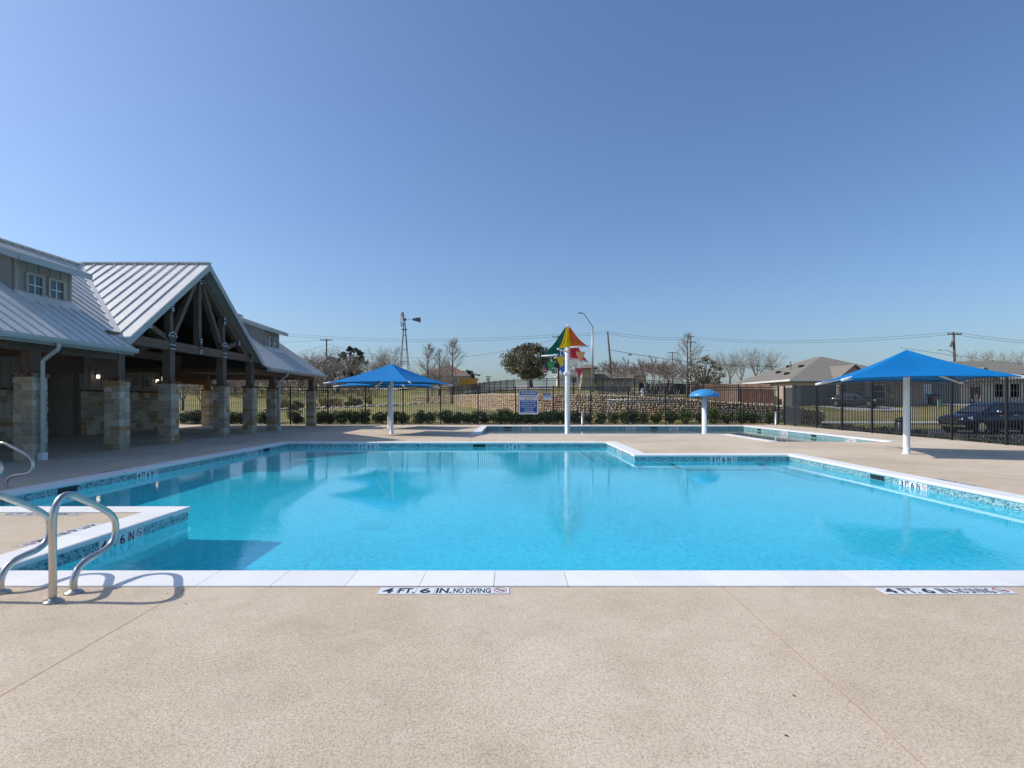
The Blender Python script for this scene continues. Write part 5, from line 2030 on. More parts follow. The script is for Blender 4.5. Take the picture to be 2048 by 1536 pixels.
# grey thicket and bare trees on the left
for i, (px_, d, k, sc) in enumerate(((632, 100, 2, 0.92), (645, 108, 0, 0.85), (660, 104, 1, 1.0), (676, 98, 0, 0.86), (690, 103, 1, 0.8), (715, 106, 0, 0.78), (728, 112, 1, 0.82), (745, 108, 0, 0.7), (600, 104, 1, 0.8), (575, 108, 0, 0.8), (618, 112, 0, 0.9), (540, 100, 1, 0.72), (515, 104, 0, 0.72), (470, 98, 1, 0.7), (440, 102, 0, 0.7), (410, 106, 1, 0.7))):
    x, y = tp(px_, d)
    put_tree(RND[k], x, y, sc, 'bare grey tree in the thicket on the hill behind the pavilion end', 'thicket behind the pavilion')
for px_, d, sc in ((772, 116, 1.02), (788, 122, 1.05), (760, 126, 0.9)):
    x, y = tp(px_, d)
    put_tree(RND[1], x, y, sc, 'bare round-topped tree on the hill beside the windmill tower', 'bare trees by the windmill', zs=1.08)
for px_, d, sc, lb in ((366, 56, 0.62, 'slim bare tree on the lawn seen through the pavilion, nearest the stone wall'), (404, 52, 0.60, 'slim bare tree on the lawn seen through the pavilion beside the back column')):
    x, y = tp(px_, d)
    put_tree(RND[0], x, y, sc, lb)
# low bare brush at the foot of the thicket
BRU = [make_bare(91, 4.4, 'multi', M['bark'], M['twig']), make_bare(93, 4.4, 'multi', M['bark'], M['twig_red'])]
for k in range(44):
    px_ = 352 + k * 9.2 + vr.uniform(-4, 4)
    d = 93 + vr.uniform(-3, 6)
    x, y = tp(px_, d)
    put_tree(BRU[k % 2], x, y, vr.uniform(0.8, 1.15), 'low bare brush at the foot of the grey thicket on the hill', 'brush below the thicket', name='bare_brush', dz=-0.9)
# crape myrtles on the mulch bed
for px_, d, k, sc in ((1216, 74, 0, 1.02), (1241, 70, 1, 1.05), (1266, 76, 0, 0.95), (1296, 63, 1, 1.05), (1306, 72, 0, 1.1), (1322, 66, 1, 1.02), (1334, 60, 0, 0.92), (1350, 68, 1, 0.95)):
    x, y = tp(px_, d)
    put_tree(MYR[k], x, y, sc, 'leafless crape myrtle with pale stems on the mulch bed above the wall', 'crape myrtles on the mulch bed', name='crape_myrtle')
x, y = tp(1375, 56)
put_tree(CYP[1], x, y, 0.80, 'tall thin bare tree between the crape myrtles and the wooden fence', rz=0.4)
for px_, d, k, sc in ((1438, 128, 0, 1.0), (1460, 132, 1, 1.05), (1482, 138, 0, 1.15), (1512, 140, 1, 1.25), (1540, 142, 0, 1.2)):
    x, y = tp(px_, d)
    put_tree(RND[k], x, y, sc, 'distant bare tree behind the brick house roof and wooden fence', 'distant bare trees behind the houses')
for px_, d in ((1935, 120), (1965, 125), (1990, 118), (2030, 122)):
    x, y = tp(px_, d)
    put_tree(RND[1], x, y, 1.0, 'bare treetop behind the grey house roof at the pole', 'bare treetops behind the grey roof')
x, y = tp(1147, 112)
put_tree(RND[0], x, y, 0.9, 'bare tree beside the broad oak behind the spray post', rz=2.0)
x, y = tp(1955, 58)
put_tree(MYR[0], x, y, 0.85, 'small bare tree in front of the house entry beyond the dark car')
x, y = tp(1775, 57)
put_tree(MYR[1], x, y, 0.8, 'small bare tree beside the white garage door')

# ------------------------------------------------------------------ beds, paths, street
drape('mulch_bed', [((bx_(1196, d), d), (bx_(1402, d) + (d - 52) * 0.02, d)) for d in (52, 55, 58, 62, 66, 70, 74, 78, 82)], M['mulch'], 0.05)
drape('hill_path', [((-24 + k * 2.6, 60 + k * 4.3), (-22.9 + k * 2.6, 58.9 + k * 4.3)) for k in range(7)], M['concrete'], 0.04)
drape('upper_path', [((bx_(930, d), d), (bx_(965, d), d)) for d in (84, 88, 92, 97, 103)], M['concrete'], 0.05)
drape('upper_street', [((bx_(960, d), d), (bx_(1105, d), d)) for d in (76, 80, 86, 92, 100, 110)], M['concrete'], 0.05)
drape('wall_walk', [((bx_(1090, d), d), (bx_(1196, d) - (58 - d) * 0.2, d)) for d in (49, 50.5, 52)], M['concrete'], 0.05)
drape('far_street', [((-46 + k * 5, 101.0), (-46 + k * 5, 102.6)) for k in range(7)], M['concrete'], 0.05)
drape('side_walk', [((22 + k * 6, 39.2), (22 + k * 6, 40.6)) for k in range(9)], M['concrete'], 0.05)
drape('street', [((24.3 + k * 6, 27.0), (24.3 + k * 6, 36.0)) for k in range(9)], M['asphalt'], 0.03)
drape('driveway', [((31.6, 51), (37.6, 51)), ((31.4, 54), (37.9, 54)), ((31.0, 57.8), (38.2, 57.8))], M['concrete'], 0.04)
drape('driveway', [((48.5, 53), (54.5, 53)), ((47.5, 57), (53.5, 57)), ((46.0, 61.5), (53.0, 61.5))], M['concrete'], 0.04)

# rocks edging the garden bed on the left hill, dry grass clumps
gm = []
for k in range(3):
    g_ = MB()
    for _ in range(130):
        a = vr.uniform(0, 6.28)
        l = vr.uniform(0.5, 1.05)
        o = vr.uniform(0.1, 0.55)
        b = Vector((0.1 * math.cos(a), 0.1 * math.sin(a), 0))
        e = Vector((o * math.cos(a), o * math.sin(a), l))
        m_ = (b + e) / 2 + Vector((0, 0, 0.12))
        sd = Vector((-math.sin(a), math.cos(a), 0)) * 0.014
        g_.quad(b - sd, b + sd, m_ + sd, m_ - sd)
        g_.add([m_ - sd, m_ + sd, e], [(0, 1, 2)])
    me = g_.mesh('grass_blades')
    me.materials.append(M['straw'])
    gm.append(me)
for k in range(26):
    px_ = vr.uniform(545, 745)
    d = 58 + (px_ - 545) * 0.09 + vr.uniform(-4, 5)
    x, y = tp(px_, d)
    t = thing('ornamental_grass', 'clump of dry tan ornamental grass in the hillside garden bed', 'grass clump', (x, y, ground(x, y)), 0, 'dry grass clumps on the hill')
    sc = vr.uniform(0.8, 1.5)
    inst('grass_blades', gm[k % 3], t, rz=vr.uniform(0, 6), sc=(sc, sc, sc))
for k in range(10):
    px_ = vr.uniform(560, 720)
    d = 56 + (px_ - 545) * 0.09 + vr.uniform(-3, 3)
    x, y = tp(px_, d)
    put_shrub(SAGE[k % 4], x, y, vr.uniform(0.9, 1.5), 'grey green shrub among the dry grasses on the hill', 'shrubs in the hillside bed', 'low_shrub')
rkm = []
for k in range(3):
    b = MB()
    f = [vr.uniform(0.7, 1.25) for _ in range(6)]
    b.add([(v.x * (1 + 0.2 * math.sin(v.z * 3 + k)) * f[0], v.y * f[1], v.z * 0.6 * f[2] + 0.2 * math.sin(v.x * 4 + k) * 0.3) for v in ico_v], ico_f)
    me = b.mesh('rock')
    me.materials.append(M['rock'])
    rkm.append(me)
for k in range(44):
    u = k / 43
    x = -24.6 + 15.5 * u + vr.uniform(-0.3, 0.3)
    y = 56 + 26 * u + vr.uniform(-0.4, 0.4)
    o = bpy.data.objects.new('edging_rock', rkm[k % 3])
    col.objects.link(o)
    sc = vr.uniform(0.18, 0.36)
    o.location = (x, y, ground(x, y) + sc * 0.25)
    o.scale = (sc, sc, sc)
    o.rotation_euler = (0, 0, vr.uniform(0, 6))
    tag(o, 'pale rock in the line edging the hillside garden bed', 'rock', 'rocks edging the hillside bed')
for k in range(8):
    x, y = -20.6 + vr.uniform(-1.2, 1.4), 37.0 + vr.uniform(-0.3, 0.5)
    o = bpy.data.objects.new('white_rock', rkm[k % 3])
    col.objects.link(o)
    sc = vr.uniform(0.22, 0.4)
    o.location = (x, y, ground(x, y) + sc * 0.3)
    o.scale = (sc, sc, sc)
    o.rotation_euler = (0, 0, vr.uniform(0, 6))
    tag(o, 'white rock in the pile outside the fence behind the pavilion', 'rock', 'white rocks behind the pavilion')
# dry leaves on the deck
lf = MB()
lf.add([(0, -0.035, 0.002), (0.022, -0.01, 0.008), (0.012, 0.03, 0.004), (0, 0.045, 0.012), (-0.014, 0.028, 0.004), (-0.022, -0.012, 0.010), (0, 0, 0.001)], [(6, 0, 1), (6, 1, 2), (6, 2, 3), (6, 3, 4), (6, 4, 5), (6, 5, 0)])
lm = lf.mesh('dry_leaf')
lm.materials.append(M['rust'])
for (px_, py_, a) in ((1573, 1472, 1.2), (1588, 1392, 0.3), (335, 1187, 1.7), (367, 1182, 0.9), (372, 1208, 2.5)):
    d = EYE * FOC / (py_ - HOR)
    o = bpy.data.objects.new('dry_leaf', lm)
    col.objects.link(o)
    o.location = (bx_(px_, d), d, 0.002)
    o.rotation_euler = (0, 0, a)
    s_ = vr.uniform(0.22, 0.36)
    o.scale = (s_, s_, s_)
    tag(o, 'tiny dry brown leaf lying on the beige deck', 'leaf', 'dry leaves on the deck')

# ------------------------------------------------------------------ windmill, poles, wires, street furniture
wx, wy = tp(809, 100)
wz = ground(wx, wy)
w = thing('windmill', 'grey farm windmill with bladed wheel and tail on a lattice tower', 'windmill', (wx, wy, wz))
hub = hz_(639, 100) - wz
for sx_ in (-1, 1):
    for sy_ in (-1, 1):
        MB().bar((sx_ * 1.0, sy_ * 1.0, -0.2), (sx_ * 0.08, sy_ * 0.08, hub - 0.4), 0.09, 0.09).build('tower_leg', M['old_steel'], w)
for f in (0.22, 0.42, 0.60, 0.80):
    h_ = (hub - 0.4) * f
    r_ = 1.0 - 0.92 * f
    MB().bar((-r_, -r_, h_), (r_, -r_, h_), 0.05, 0.05).bar((-r_, r_, h_), (r_, r_, h_), 0.05, 0.05).bar((-r_, -r_, h_), (-r_, r_, h_), 0.05, 0.05).bar((r_, -r_, h_), (r_, r_, h_), 0.05, 0.05).build('girt', M['old_steel'], w)
MB().box(-0.5, 0.5, -0.5, 0.5, hub - 1.85, hub - 1.78).build('platform', M['old_steel'], w)
MB().box(-0.25, 0.3, -0.14, 0.14, hub - 0.25, hub + 0.22).build('gearbox', M['old_steel'], w)
wa = R(-62)
axd = Vector((-math.sin(-wa) * 0 - math.cos(R(28)), -math.sin(R(28)), 0)).normalized()
sd = Vector((-axd.y, axd.x, 0))
hc = axd * 0.45 + Vector((0, 0, hub))
for k in range(18):
    a = 2 * math.pi * k / 18
    rd = sd * math.cos(a) + Vector((0, 0, 1)) * math.sin(a)
    tg = (sd * -math.sin(a) + Vector((0, 0, 1)) * math.cos(a))
    tw_ = (tg * 0.85 + axd * 0.5).normalized()
    i0, i1 = hc + rd * 0.55, hc + rd * 1.38
    MB().slab([i0 - tw_ * 0.055, i1 - tw_ * 0.16, i1 + tw_ * 0.16, i0 + tw_ * 0.055], 0.01).build('blade', M['old_steel'], w)
rg = MB()
for r_ in (0.55, 1.15):
    rg.tube([hc + (sd * math.cos(q * 0.2618) + Vector((0, 0, 1)) * math.sin(q * 0.2618)) * r_ for q in range(25)], 0.02, 5)
for k in range(6):
    a = k * 1.0472
    rg.tube([hc, hc + (sd * math.cos(a) + Vector((0, 0, 1)) * math.sin(a)) * 1.3], 0.018, 5)
rg.build('wheel_rim', M['old_steel'], w)
tv = -axd
MB().tube([Vector((0, 0, hub)), tv * 1.6 + Vector((0, 0, hub + 0.1))], 0.03, 6).build('tail_boom', M['old_steel'], w)
MB().slab([tv * 1.5 + Vector((0, 0, hub - 0.05)), tv * 3.1 + Vector((0, 0, hub - 0.35)), tv * 3.0 + Vector((0, 0, hub + 0.65)), tv * 1.5 + Vector((0, 0, hub + 0.3))], 0.02).build('tail_vane', M['old_steel'], w)

POLES = {}


def utility_pole(key, px_, d, ytop, lean, arms, label):
    x, y = tp(px_, d)
    z0 = ground(x, y)
    zt_ = hz_(ytop, d)
    t = thing('utility_pole', label, 'utility pole', (x, y, z0))
    H_ = zt_ - z0
    MB().tube([(lean, 0, -0.5), (lean * 0.5, 0, H_ * 0.5), (0, 0, H_)], [0.19, 0.16, 0.13], 10).build('pole', M['pole_wood'], t, True)
    for (dz, w_) in arms:
        ar = MB().bar((-w_ / 2, -0.16, H_ - dz), (w_ / 2, -0.16, H_ - dz), 0.12, 0.14).build('crossarm', M['pole_wood'], t)
        for u in (-0.46, -0.2, 0.2, 0.46):
            MB().lathe([(0.04, 0), (0.06, 0.05), (0.04, 0.14), (0.05, 0.2), (0.0, 0.24)], (u * w_, -0.16, H_ - dz + 0.07), 8).build('insulator', M['galv'], ar)
    POLES[key] = Vector((x, y, zt_))
    return t


utility_pole('A', 653, 110, 678, 0.05, ((0.25, 2.4),), 'wooden utility pole with one crossarm above the grey thicket')
utility_pole('B', 1117, 100, 671, 0.0, ((0.3, 2.2),), 'wooden utility pole half hidden behind the green sail')
t = utility_pole('C', 1215, 90, 663, 0.9, (), 'leaning wooden utility pole without crossarm beside the street lamp')
utility_pole('D', 1381, 120, 671, 0.05, ((0.3, 1.6), (1.45, 2.4)), 'wooden utility pole with two crossarms behind the tall bare tree')
utility_pole('E', 1345, 165, 704, 0.0, ((0.2, 3.0),), 'distant utility pole with one wide crossarm between crape myrtles and bare tree')
fpole = utility_pole('F', 1907, 74, 664, 0.35, ((0.3, 1.9),), 'leaning utility pole with a lamp arm behind the single blue umbrella')
MB().tube([(0.1, 0, POLES['F'].z - fpole.location.z - 2.9), (-0.9, 0, POLES['F'].z - fpole.location.z - 2.45), (-1.7, 0, POLES['F'].z - fpole.location.z - 2.42)], 0.035, 6).build('lamp_arm', M['galv'], fpole, True)
MB().box(-2.1, -1.65, -0.09, 0.09, POLES['F'].z - fpole.location.z - 2.48, POLES['F'].z - fpole.location.z - 2.38).build('lamp_head', M['galv'], fpole)
MB().lathe([(0.14, 0), (0.17, 0.05), (0.17, 0.75), (0.12, 0.85)], (-0.35, 0, POLES['F'].z - fpole.location.z - 2.0), 12).build('transformer', M['galv'], fpole, True)


def wire(a, b, sag, label, r=0.022, group=None):
    a, b = Vector(a), Vector(b)
    pts = []
    for k in range(25):
        s_ = k / 24
        p = a.lerp(b, s_)
        p.z -= sag * 4 * s_ * (1 - s_)
        pts.append(p)
    tag(MB().tube(pts, r, 5, False).build('power_line', M['wire'], None, True), label, 'wire', group)


def PT(px_, py_, d):
    return Vector((bx_(px_, d), d, hz_(py_, d)))


for k, dy in enumerate((0, 4.5)):
    ab = ('upper', 'lower')[k]
    wire(PT(360, 640 + dy, 125), POLES['B'] + Vector((0, 0, 0.2 - dy * 0.09)), 2.3, '%s power line from the left edge to the pole behind the green sail' % ab)
    wire(POLES['B'] + Vector((0, 0, 0.2 - dy * 0.09)), POLES['C'] + Vector((0, 0, -dy * 0.08)), 0.1, '%s power line between the green sail and the leaning pole' % ab)
    wire(POLES['C'] + Vector((0, 0, -dy * 0.08)), POLES['D'] + Vector((0, 0, -0.2 - dy * 0.1)), 0.55, '%s power line from the leaning pole to the two-arm pole' % ab)
    wire(POLES['D'] + Vector((0, 0, -0.2 - dy * 0.1)), POLES['F'] + Vector((0, 0, -dy * 0.07)), 1.05, '%s power line from the two-arm pole to the pole by the umbrella' % ab)
    wire(POLES['F'] + Vector((0, 0, -dy * 0.07)), PT(2180, 690 + dy, 60), 0.25, '%s power line from the umbrella pole to the right edge' % ab)
wire(POLES['A'] + Vector((0, 0, -1.0)), POLES['B'] + Vector((0, 0, -0.5)), 3.2, 'sagging power line between the two left utility poles')
wire(PT(430, 676, 118), POLES['A'] + Vector((0, 0, -0.2)), 0.6, 'power line reaching the left utility pole from behind the pavilion')
wire(PT(430, 735, 118), POLES['A'] + Vector((0, 0, -1.2)), 0.5, 'low power line rising to the left utility pole from behind the pavilion')
wire(POLES['C'] + Vector((0.5, 0, -3.0)), PT(1560, 733, 100), 0.7, 'thick low cable running from the leaning pole behind the brick roof', 0.04)
wire(PT(1550, 728, 100), PT(1800, 736, 80), 0.5, 'thin low cable behind the brick house ridge', 0.025)
wire(PT(1800, 695, 78), PT(2180, 742, 62), 0.2, 'low cable crossing behind the single blue umbrella', 0.025)
sp = PT(1260, 709.5, 91)
MB_ = MB().box(sp.x - 0.28, sp.x + 0.28, sp.y - 0.08, sp.y + 0.08, sp.z - 0.1, sp.z + 0.09)
tag(MB_.build('cable_splice_box', M['wire']), 'small dark splice box on the thick low cable', 'cable box')

# street lamp
d = 60
x, y = tp(1185, d)
z0 = ground(x, y)
t = thing('street_lamp', 'tall grey street lamp with a curved arm behind the wading pool', 'street lamp', (x, y, z0))
zp = hz_(651, d) - z0
MB().tube([(0, 0, -0.2), (0, 0, zp)], [0.13, 0.075], 10).build('pole', M['galv'], t, True)
MB().tube(fillet([(0, 0, zp - 0.15), (-0.55, 0, zp + 0.75), (-0.98, 0, zp + 1.32), (-1.15, 0, zp + 1.36)], [0.8, 0.2], 6), 0.045, 8).build('arm', M['galv'], t, True)
MB().box(-1.55, -1.1, -0.13, 0.13, zp + 1.30, zp + 1.40).build('lamp_head', M['galv'], t)


def sign_post(px_, d, ysign, label, stop):
    x, y = tp(px_, d)
    z0 = ground(x, y)
    t = thing('street_sign', label, 'sign', (x, y, z0))
    zs = hz_(ysign, d) - z0
    MB().tube([(0, 0, -0.1), (0, 0, zs + 0.75)], 0.035, 8).build('post', M['galv'], t)
    oc = [(0.40 * math.cos(R(22.5 + 45 * k)), 0.40 * math.sin(R(22.5 + 45 * k))) for k in range(8)]
    MB().slab([(a, -0.05, zs + b) for a, b in oc], 0.012, (0, -1, 0)).build('octagon_plate', M['sign_red'] if stop else M['galv'], t)
    if stop:
        rg_ = MB()
        for k in range(8):
            a, b = oc[k], oc[(k + 1) % 8]
            rg_.quad((a[0], -0.054, zs + a[1]), (b[0], -0.054, zs + b[1]), (b[0] * 0.92, -0.054, zs + b[1] * 0.92), (a[0] * 0.92, -0.054, zs + a[1] * 0.92))
        rg_.build('border', M['tile_white'], t)
        lettering('STOP', 0.56, 0.26, ((0, -0.056, zs), (1, 0, 0), (0, 0, 1)), M['tile_white'], t, 0.01)
    MB().box(-0.55, 0.55, -0.012, 0.012, zs + 0.48, zs + 0.66).build('name_blade', M['sign_green'], t)
    MB().box(-0.012, 0.012, -0.5, 0.5, zs + 0.70, zs + 0.86).build('name_blade', M['sign_green'], t)


sign_post(1088, 82, 741, 'red stop sign under green street name blades before the oak', True)
sign_post(976.5, 108, 759.5, 'grey back of a sign under green street name blades on the hilltop', False)

# amber board on the hill
d = 84
x, y = tp(936, d)
t = thing('amber_board', 'amber yellow board on two posts on the hill beside a bare tree', 'board', (x, y, ground(x, y)))
zb_, zt2 = hz_(772.5, d) - t.location.z, hz_(756, d) - t.location.z
MB().slab([(-1.35, 0, zb_ + 0.15), (1.35, 0, zb_), (1.35, 0, zt2), (-1.35, 0, zt2 - 0.12)], 0.06, (0, -1, 0)).build('panel', M['amber'], t)
for s_ in (-1, 1):
    MB().tube([(s_ * 1.42, 0.05, -0.2), (s_ * 1.42, 0.05, zt2)], 0.05, 6).build('post', M['galv'], t)

# ------------------------------------------------------------------ entry monument and far houses
d = 84
x, y = tp(1175, d)
t = thing('entry_monument', 'tan stone entry pier with dark pyramid cap and roofed wall behind the street lamp', 'monument', (x, y, ground(x, y)))
g0 = t.location.z
zc_ = hz_(737, d) - g0
MB().box(-0.95, 0.95, -0.95, 0.95, -0.3, zc_).build('pier', M['tan_stone'], t)
MB().box(-1.15, 1.15, -1.15, 1.15, -0.3, 1.0).build('plinth', M['tan_stone'], t)
MB().add([(-1.65, -1.65, zc_ + 0.002), (1.65, -1.65, zc_ + 0.002), (1.65, 1.65, zc_ + 0.002), (-1.65, 1.65, zc_ + 0.002), (0, 0, zc_ + 0.75)], [(0, 3, 2, 1), (0, 1, 4), (1, 2, 4), (2, 3, 4), (3, 0, 4)]).build('pyramid_cap', M['shingle'], t)
MB().box(1.16, 6.4, -0.5, 0.6, -0.3, 1.75).build('wing_wall', M['tan_stone'], t)
MB().slab([(0.96, -1.0, 1.76), (6.9, -1.0, 1.76), (6.9, 0.05, 2.45), (0.96, 0.05, 2.45)], 0.08).slab([(6.9, 1.1, 1.76), (0.96, 1.1, 1.76), (0.96, 0.05, 2.45), (6.9, 0.05, 2.45)], 0.08).build('wing_roof', M['shingle'], t)
MB().box(5.6, 6.3, -0.8, -0.51, -0.3, 1.74).build('end_pier', M['tan_stone'], t)


def hip_house(name, label, x0, x1, y0, y1, z0, eave, ridge, over, wall_mat, roof_mat):
    """a hipped house; the ridge runs along the longer side"""
    t = thing(name, label, 'house', (x0, y0, z0))
    W, D = x1 - x0, y1 - y0
    MB().box(0, W, 0, D, -0.8, eave).build('wall', wall_mat, t)
    r = MB()
    a = [(-over, -over, eave), (W + over, -over, eave), (W + over, D + over, eave), (-over, D + over, eave)]
    if W > D:
        p, q = (D / 2, D / 2, ridge), (W - D / 2, D / 2, ridge)
        r.add(a + [p, q], [(0, 1, 5, 4), (1, 2, 5), (2, 3, 4, 5), (3, 0, 4), (3, 2, 1, 0)])
    else:
        p, q = (W / 2, W / 2, ridge), (W / 2, D - W / 2, ridge)
        r.add(a + [p, q], [(0, 1, 4), (1, 2, 5, 4), (2, 3, 5), (3, 0, 4, 5), (3, 2, 1, 0)])
    rf = r.build('roof', roof_mat, t)
    f = 0.03
    MB().box(-over - f, W + over + f, -over - f, -over, eave - 0.16, eave + 0.03).build('fascia', M['white_paint'], t)
    MB().box(-over - f, -over, -over, D + over, eave - 0.16, eave + 0.03).build('fascia', M['white_paint'], t)
    return t, rf


def house_window(t, x, z, w, h, shut=False):
    f = MB().box(x - w / 2 - 0.08, x + w / 2 + 0.08, -0.05, -0.003, z - 0.08, z + h + 0.08).build('window', M['white_paint'], t)
    MB().box(x - w / 2, x + w / 2, -0.06, -0.051, z, z + h / 2 - 0.02).build('pane', M['glass'], f)
    MB().box(x - w / 2, x + w / 2, -0.06, -0.051, z + h / 2 + 0.02, z + h).build('pane', M['glass'], f)


HZ = ground(33, 58)
t, rf = hip_house('brick_house', 'tan brick house with brown hipped roof behind the fence corner', 29.4, 43.2, 58.0, 73.5, HZ, 2.75, 5.75, 0.45, M['house_brick'], M['shingle'])
gd = MB().box(1.0, 5.6, -0.03, -0.003, 0.0, 2.15).build('garage_door', M['grey_siding'], t)
for k in range(1, 4):
    MB().box(1.02, 5.58, -0.045, -0.031, k * 0.53 - 0.012, k * 0.53 + 0.012).build('door_rail', M['shingle'], gd)
MB().box(0.6, 6.0, -0.06, -0.003, 2.16, 2.4).build('lintel', M['tan_stone'], t)
house_window(t, 9.0, 0.8, 1.4, 1.4)
# front gable over the entry
gx, gw = 5.9, 3.2
MB().slab([(gx - gw / 2, -0.9, 2.85), (gx + gw / 2, -0.9, 2.85), (gx, -0.9, 4.15)], 0.3, (0, -1, 0)).build('gable_wall', M['house_brick'], t)
for s_ in (-1, 1):
    MB().slab([(gx + s_ * (gw / 2 + 0.35), -1.25, 2.70), (gx, -1.25, 4.32), (gx, 3.4, 4.32), (gx + s_ * (gw / 2 + 0.35), 3.4, 2.70)], 0.12, (0, 0, 1)).build('gable_roof', M['shingle'], t)
for s_ in (0, 1):
    MB().box(gx - gw / 2 + s_ * (gw - 0.35), gx - gw / 2 + 0.35 + s_ * (gw - 0.35), -0.95, -0.6, 0, 2.84).build('porch_pier', M['house_brick'], t)
for (u, v) in ((2.2, 7.5), (3.6, 5.0), (1.4, 3.9), (4.2, 9.0)):
    zz = 2.75 + (u + 0.45) * 3.0 / 7.35
    MB().box(u - 0.2, u + 0.2, v - 0.3, v + 0.3, zz - 0.1, zz + 0.22).build('roof_vent', M['plastic'], rf)
MB().tube([(3.0, 6.3, 3.9), (3.0, 6.3, 5.15)], 0.09, 8).build('flue', M['galv'], rf)
wl = MB().box(-0.05, -0.003, 9.0, 10.4, 0.9, 2.2).build('side_window', M['white_paint'], t)
MB().box(-0.06, -0.051, 9.08, 10.32, 0.98, 2.12).build('pane', M['glass'], wl)
ac = thing('air_conditioner', 'grey air conditioner box against the tan brick house side wall', 'air conditioner', (28.7, 60.6, ground(28.7, 60.6)))
MB().box(-0.4, 0.4, -0.4, 0.4, 0, 0.85).build('cabinet', M['galv'], ac)
MB().lathe([(0.34, 0.86), (0.34, 0.89), (0.10, 0.92)], n=16).build('fan_grille', M['plastic'], ac)

HZ2 = ground(50, 62) - 0.15
t, rf = hip_house('grey_house', 'pale house with white garage door and grey roof behind the dark car', 42.0, 66.0, 62.0, 74.0, HZ2, 2.95, 5.35, 0.5, M['grey_siding'], M['shingle'])
gd = MB().box(0.3, 5.0, -0.05, -0.003, 0.0, 2.5).build('garage_door', M['white_paint'], t)
for k in range(1, 4):
    MB().box(0.32, 4.98, -0.062, -0.051, k * 0.62 - 0.012, k * 0.62 + 0.012).build('door_rail', M['galv'], gd)
MB().box(8.3, 15.6, -0.06, -0.003, 0, 2.9).build('stone_facing', M['mortar'], t)
house_window(t, 12.6, 0.9, 1.0, 1.5)
house_window(t, 14.4, 0.9, 0.9, 1.5)
MB().box(9.3, 10.5, -0.10, -0.061, 0.0, 2.35).build('front_door', M['door'], t)
MB().box(15.61, 18.5, -0.4, -0.003, 0, 2.9).build('brick_bay', M['brick'], t)
MB().slab([(8.6, -1.0, 2.93), (11.6, -1.0, 2.93), (10.1, -1.0, 4.1)], 0.2, (0, -1, 0)).build('entry_gable', M['grey_siding'], t)
for s_ in (-1, 1):
    MB().slab([(10.1 + s_ * 1.8, -1.2, 2.78), (10.1, -1.2, 4.22), (10.1, 4.0, 4.22), (10.1 + s_ * 1.8, 4.0, 2.78)], 0.1, (0, 0, 1)).build('entry_roof', M['shingle'], t)

for (nm, lb, px_, d, W, D_, ev, rg__, wm_, rm_) in (('far_house', 'distant brown-roofed house on the hill behind the bare trees', 845, 132, 11.0, 9.0, 2.6, 5.2, M['house_brick'], M['shingle_brown']),
                                                  ('far_house', 'distant grey-roofed house low behind the spray post', 1118, 135, 12.0, 9.0, 2.6, 4.6, M['white_paint'], M['shingle']),
                                                  ('far_house', 'distant reddish brick house seen through the pavilion', 362, 112, 9.0, 8.0, 3.0, 5.2, M['brick'], M['shingle_brown']),
                                                  ('far_house', 'distant grey-roofed house behind the crape myrtles', 1180, 118, 12.0, 9.0, 2.4, 4.2, M['tan_stone'], M['shingle'])):
    x, y = tp(px_, d)
    t, rf = hip_house(nm, lb, x, x + W, y, y + D_, ground(x, y), ev, rg__, 0.4, wm_, rm_)
    house_window(t, W * 0.3, 0.9, 1.2, 1.2)
    house_window(t, W * 0.7, 0.9, 1.2, 1.2)


# ------------------------------------------------------------------ wooden fences, screen fence
def plank_fence(name, label, a, b, h, mat, n):
    a, b = Vector(a), Vector(b)
    d_ = (b - a)
    L = d_.length
    t = thing(name, label, 'fence', (a.x, a.y, 0), math.atan2(d_.y, d_.x))
    w_ = L / n
    me = MB().box(0.006, w_ - 0.006, -0.012, 0.012, 0, h).mesh('plank')
    me.materials.append(mat)
    zs = []
    for k in range(n):
        p = a.lerp(b, (k + 0.5) / n)
        z_ = ground(p.x, p.y)
        zs.append(z_)
        inst('plank', me, t, (k * w_, vr.uniform(-0.006, 0.006), z_ + vr.uniform(-0.02, 0.02)))
    for f in (0.3, h - 0.3):
        MB().bar((0, 0.05, zs[0] + f), (L, 0.05, zs[-1] + f), 0.05, 0.09).build('rail', mat, t)
    return t


plank_fence('wooden_fence', 'long red brown plank fence from the pale pier to the brick house', (bx_(1390, 66), 66, 0), (29.2, 62.3, 0), 2.25, M['cedar'], 36)
plank_fence('wooden_fence', 'short dark plank fence beside the tan brick house side wall', (bx_(1482, 58), 58.5, 0), (27.2, 57.2, 0), 1.75, M['cedar_shaded'], 22)
x, y = tp(1386, 65.9)
pp = thing('fence_pier', 'pale stone pier at the end of the red brown plank fence', 'pier', (x, y, ground(x, y)))
MB().box(-0.25, 0.25, -0.25, 0.25, -0.2, 2.45).build('shaft', M['tan_stone'], pp)
MB().box(-0.32, 0.32, -0.32, 0.32, 2.452, 2.55).build('cap_stone', M['mortar'], pp)
sc_ = thing('screen_fence', 'black fabric screened fence behind the crape myrtles', 'fence')
d = 84
for k in range(6):
    xa, xb = bx_(1278 + k * 18, d), bx_(1278 + (k + 1) * 18, d)
    za = ground(xa, d)
    MB().box(xa + 0.03, xb - 0.03, d - 0.02, d + 0.02, za + 0.1, za + 1.75).build('screen_panel', M['screen'], sc_)
    MB().tube([(xa, d, za - 0.1), (xa, d, za + 1.85)], 0.03, 6).build('post', M['galv'], sc_)


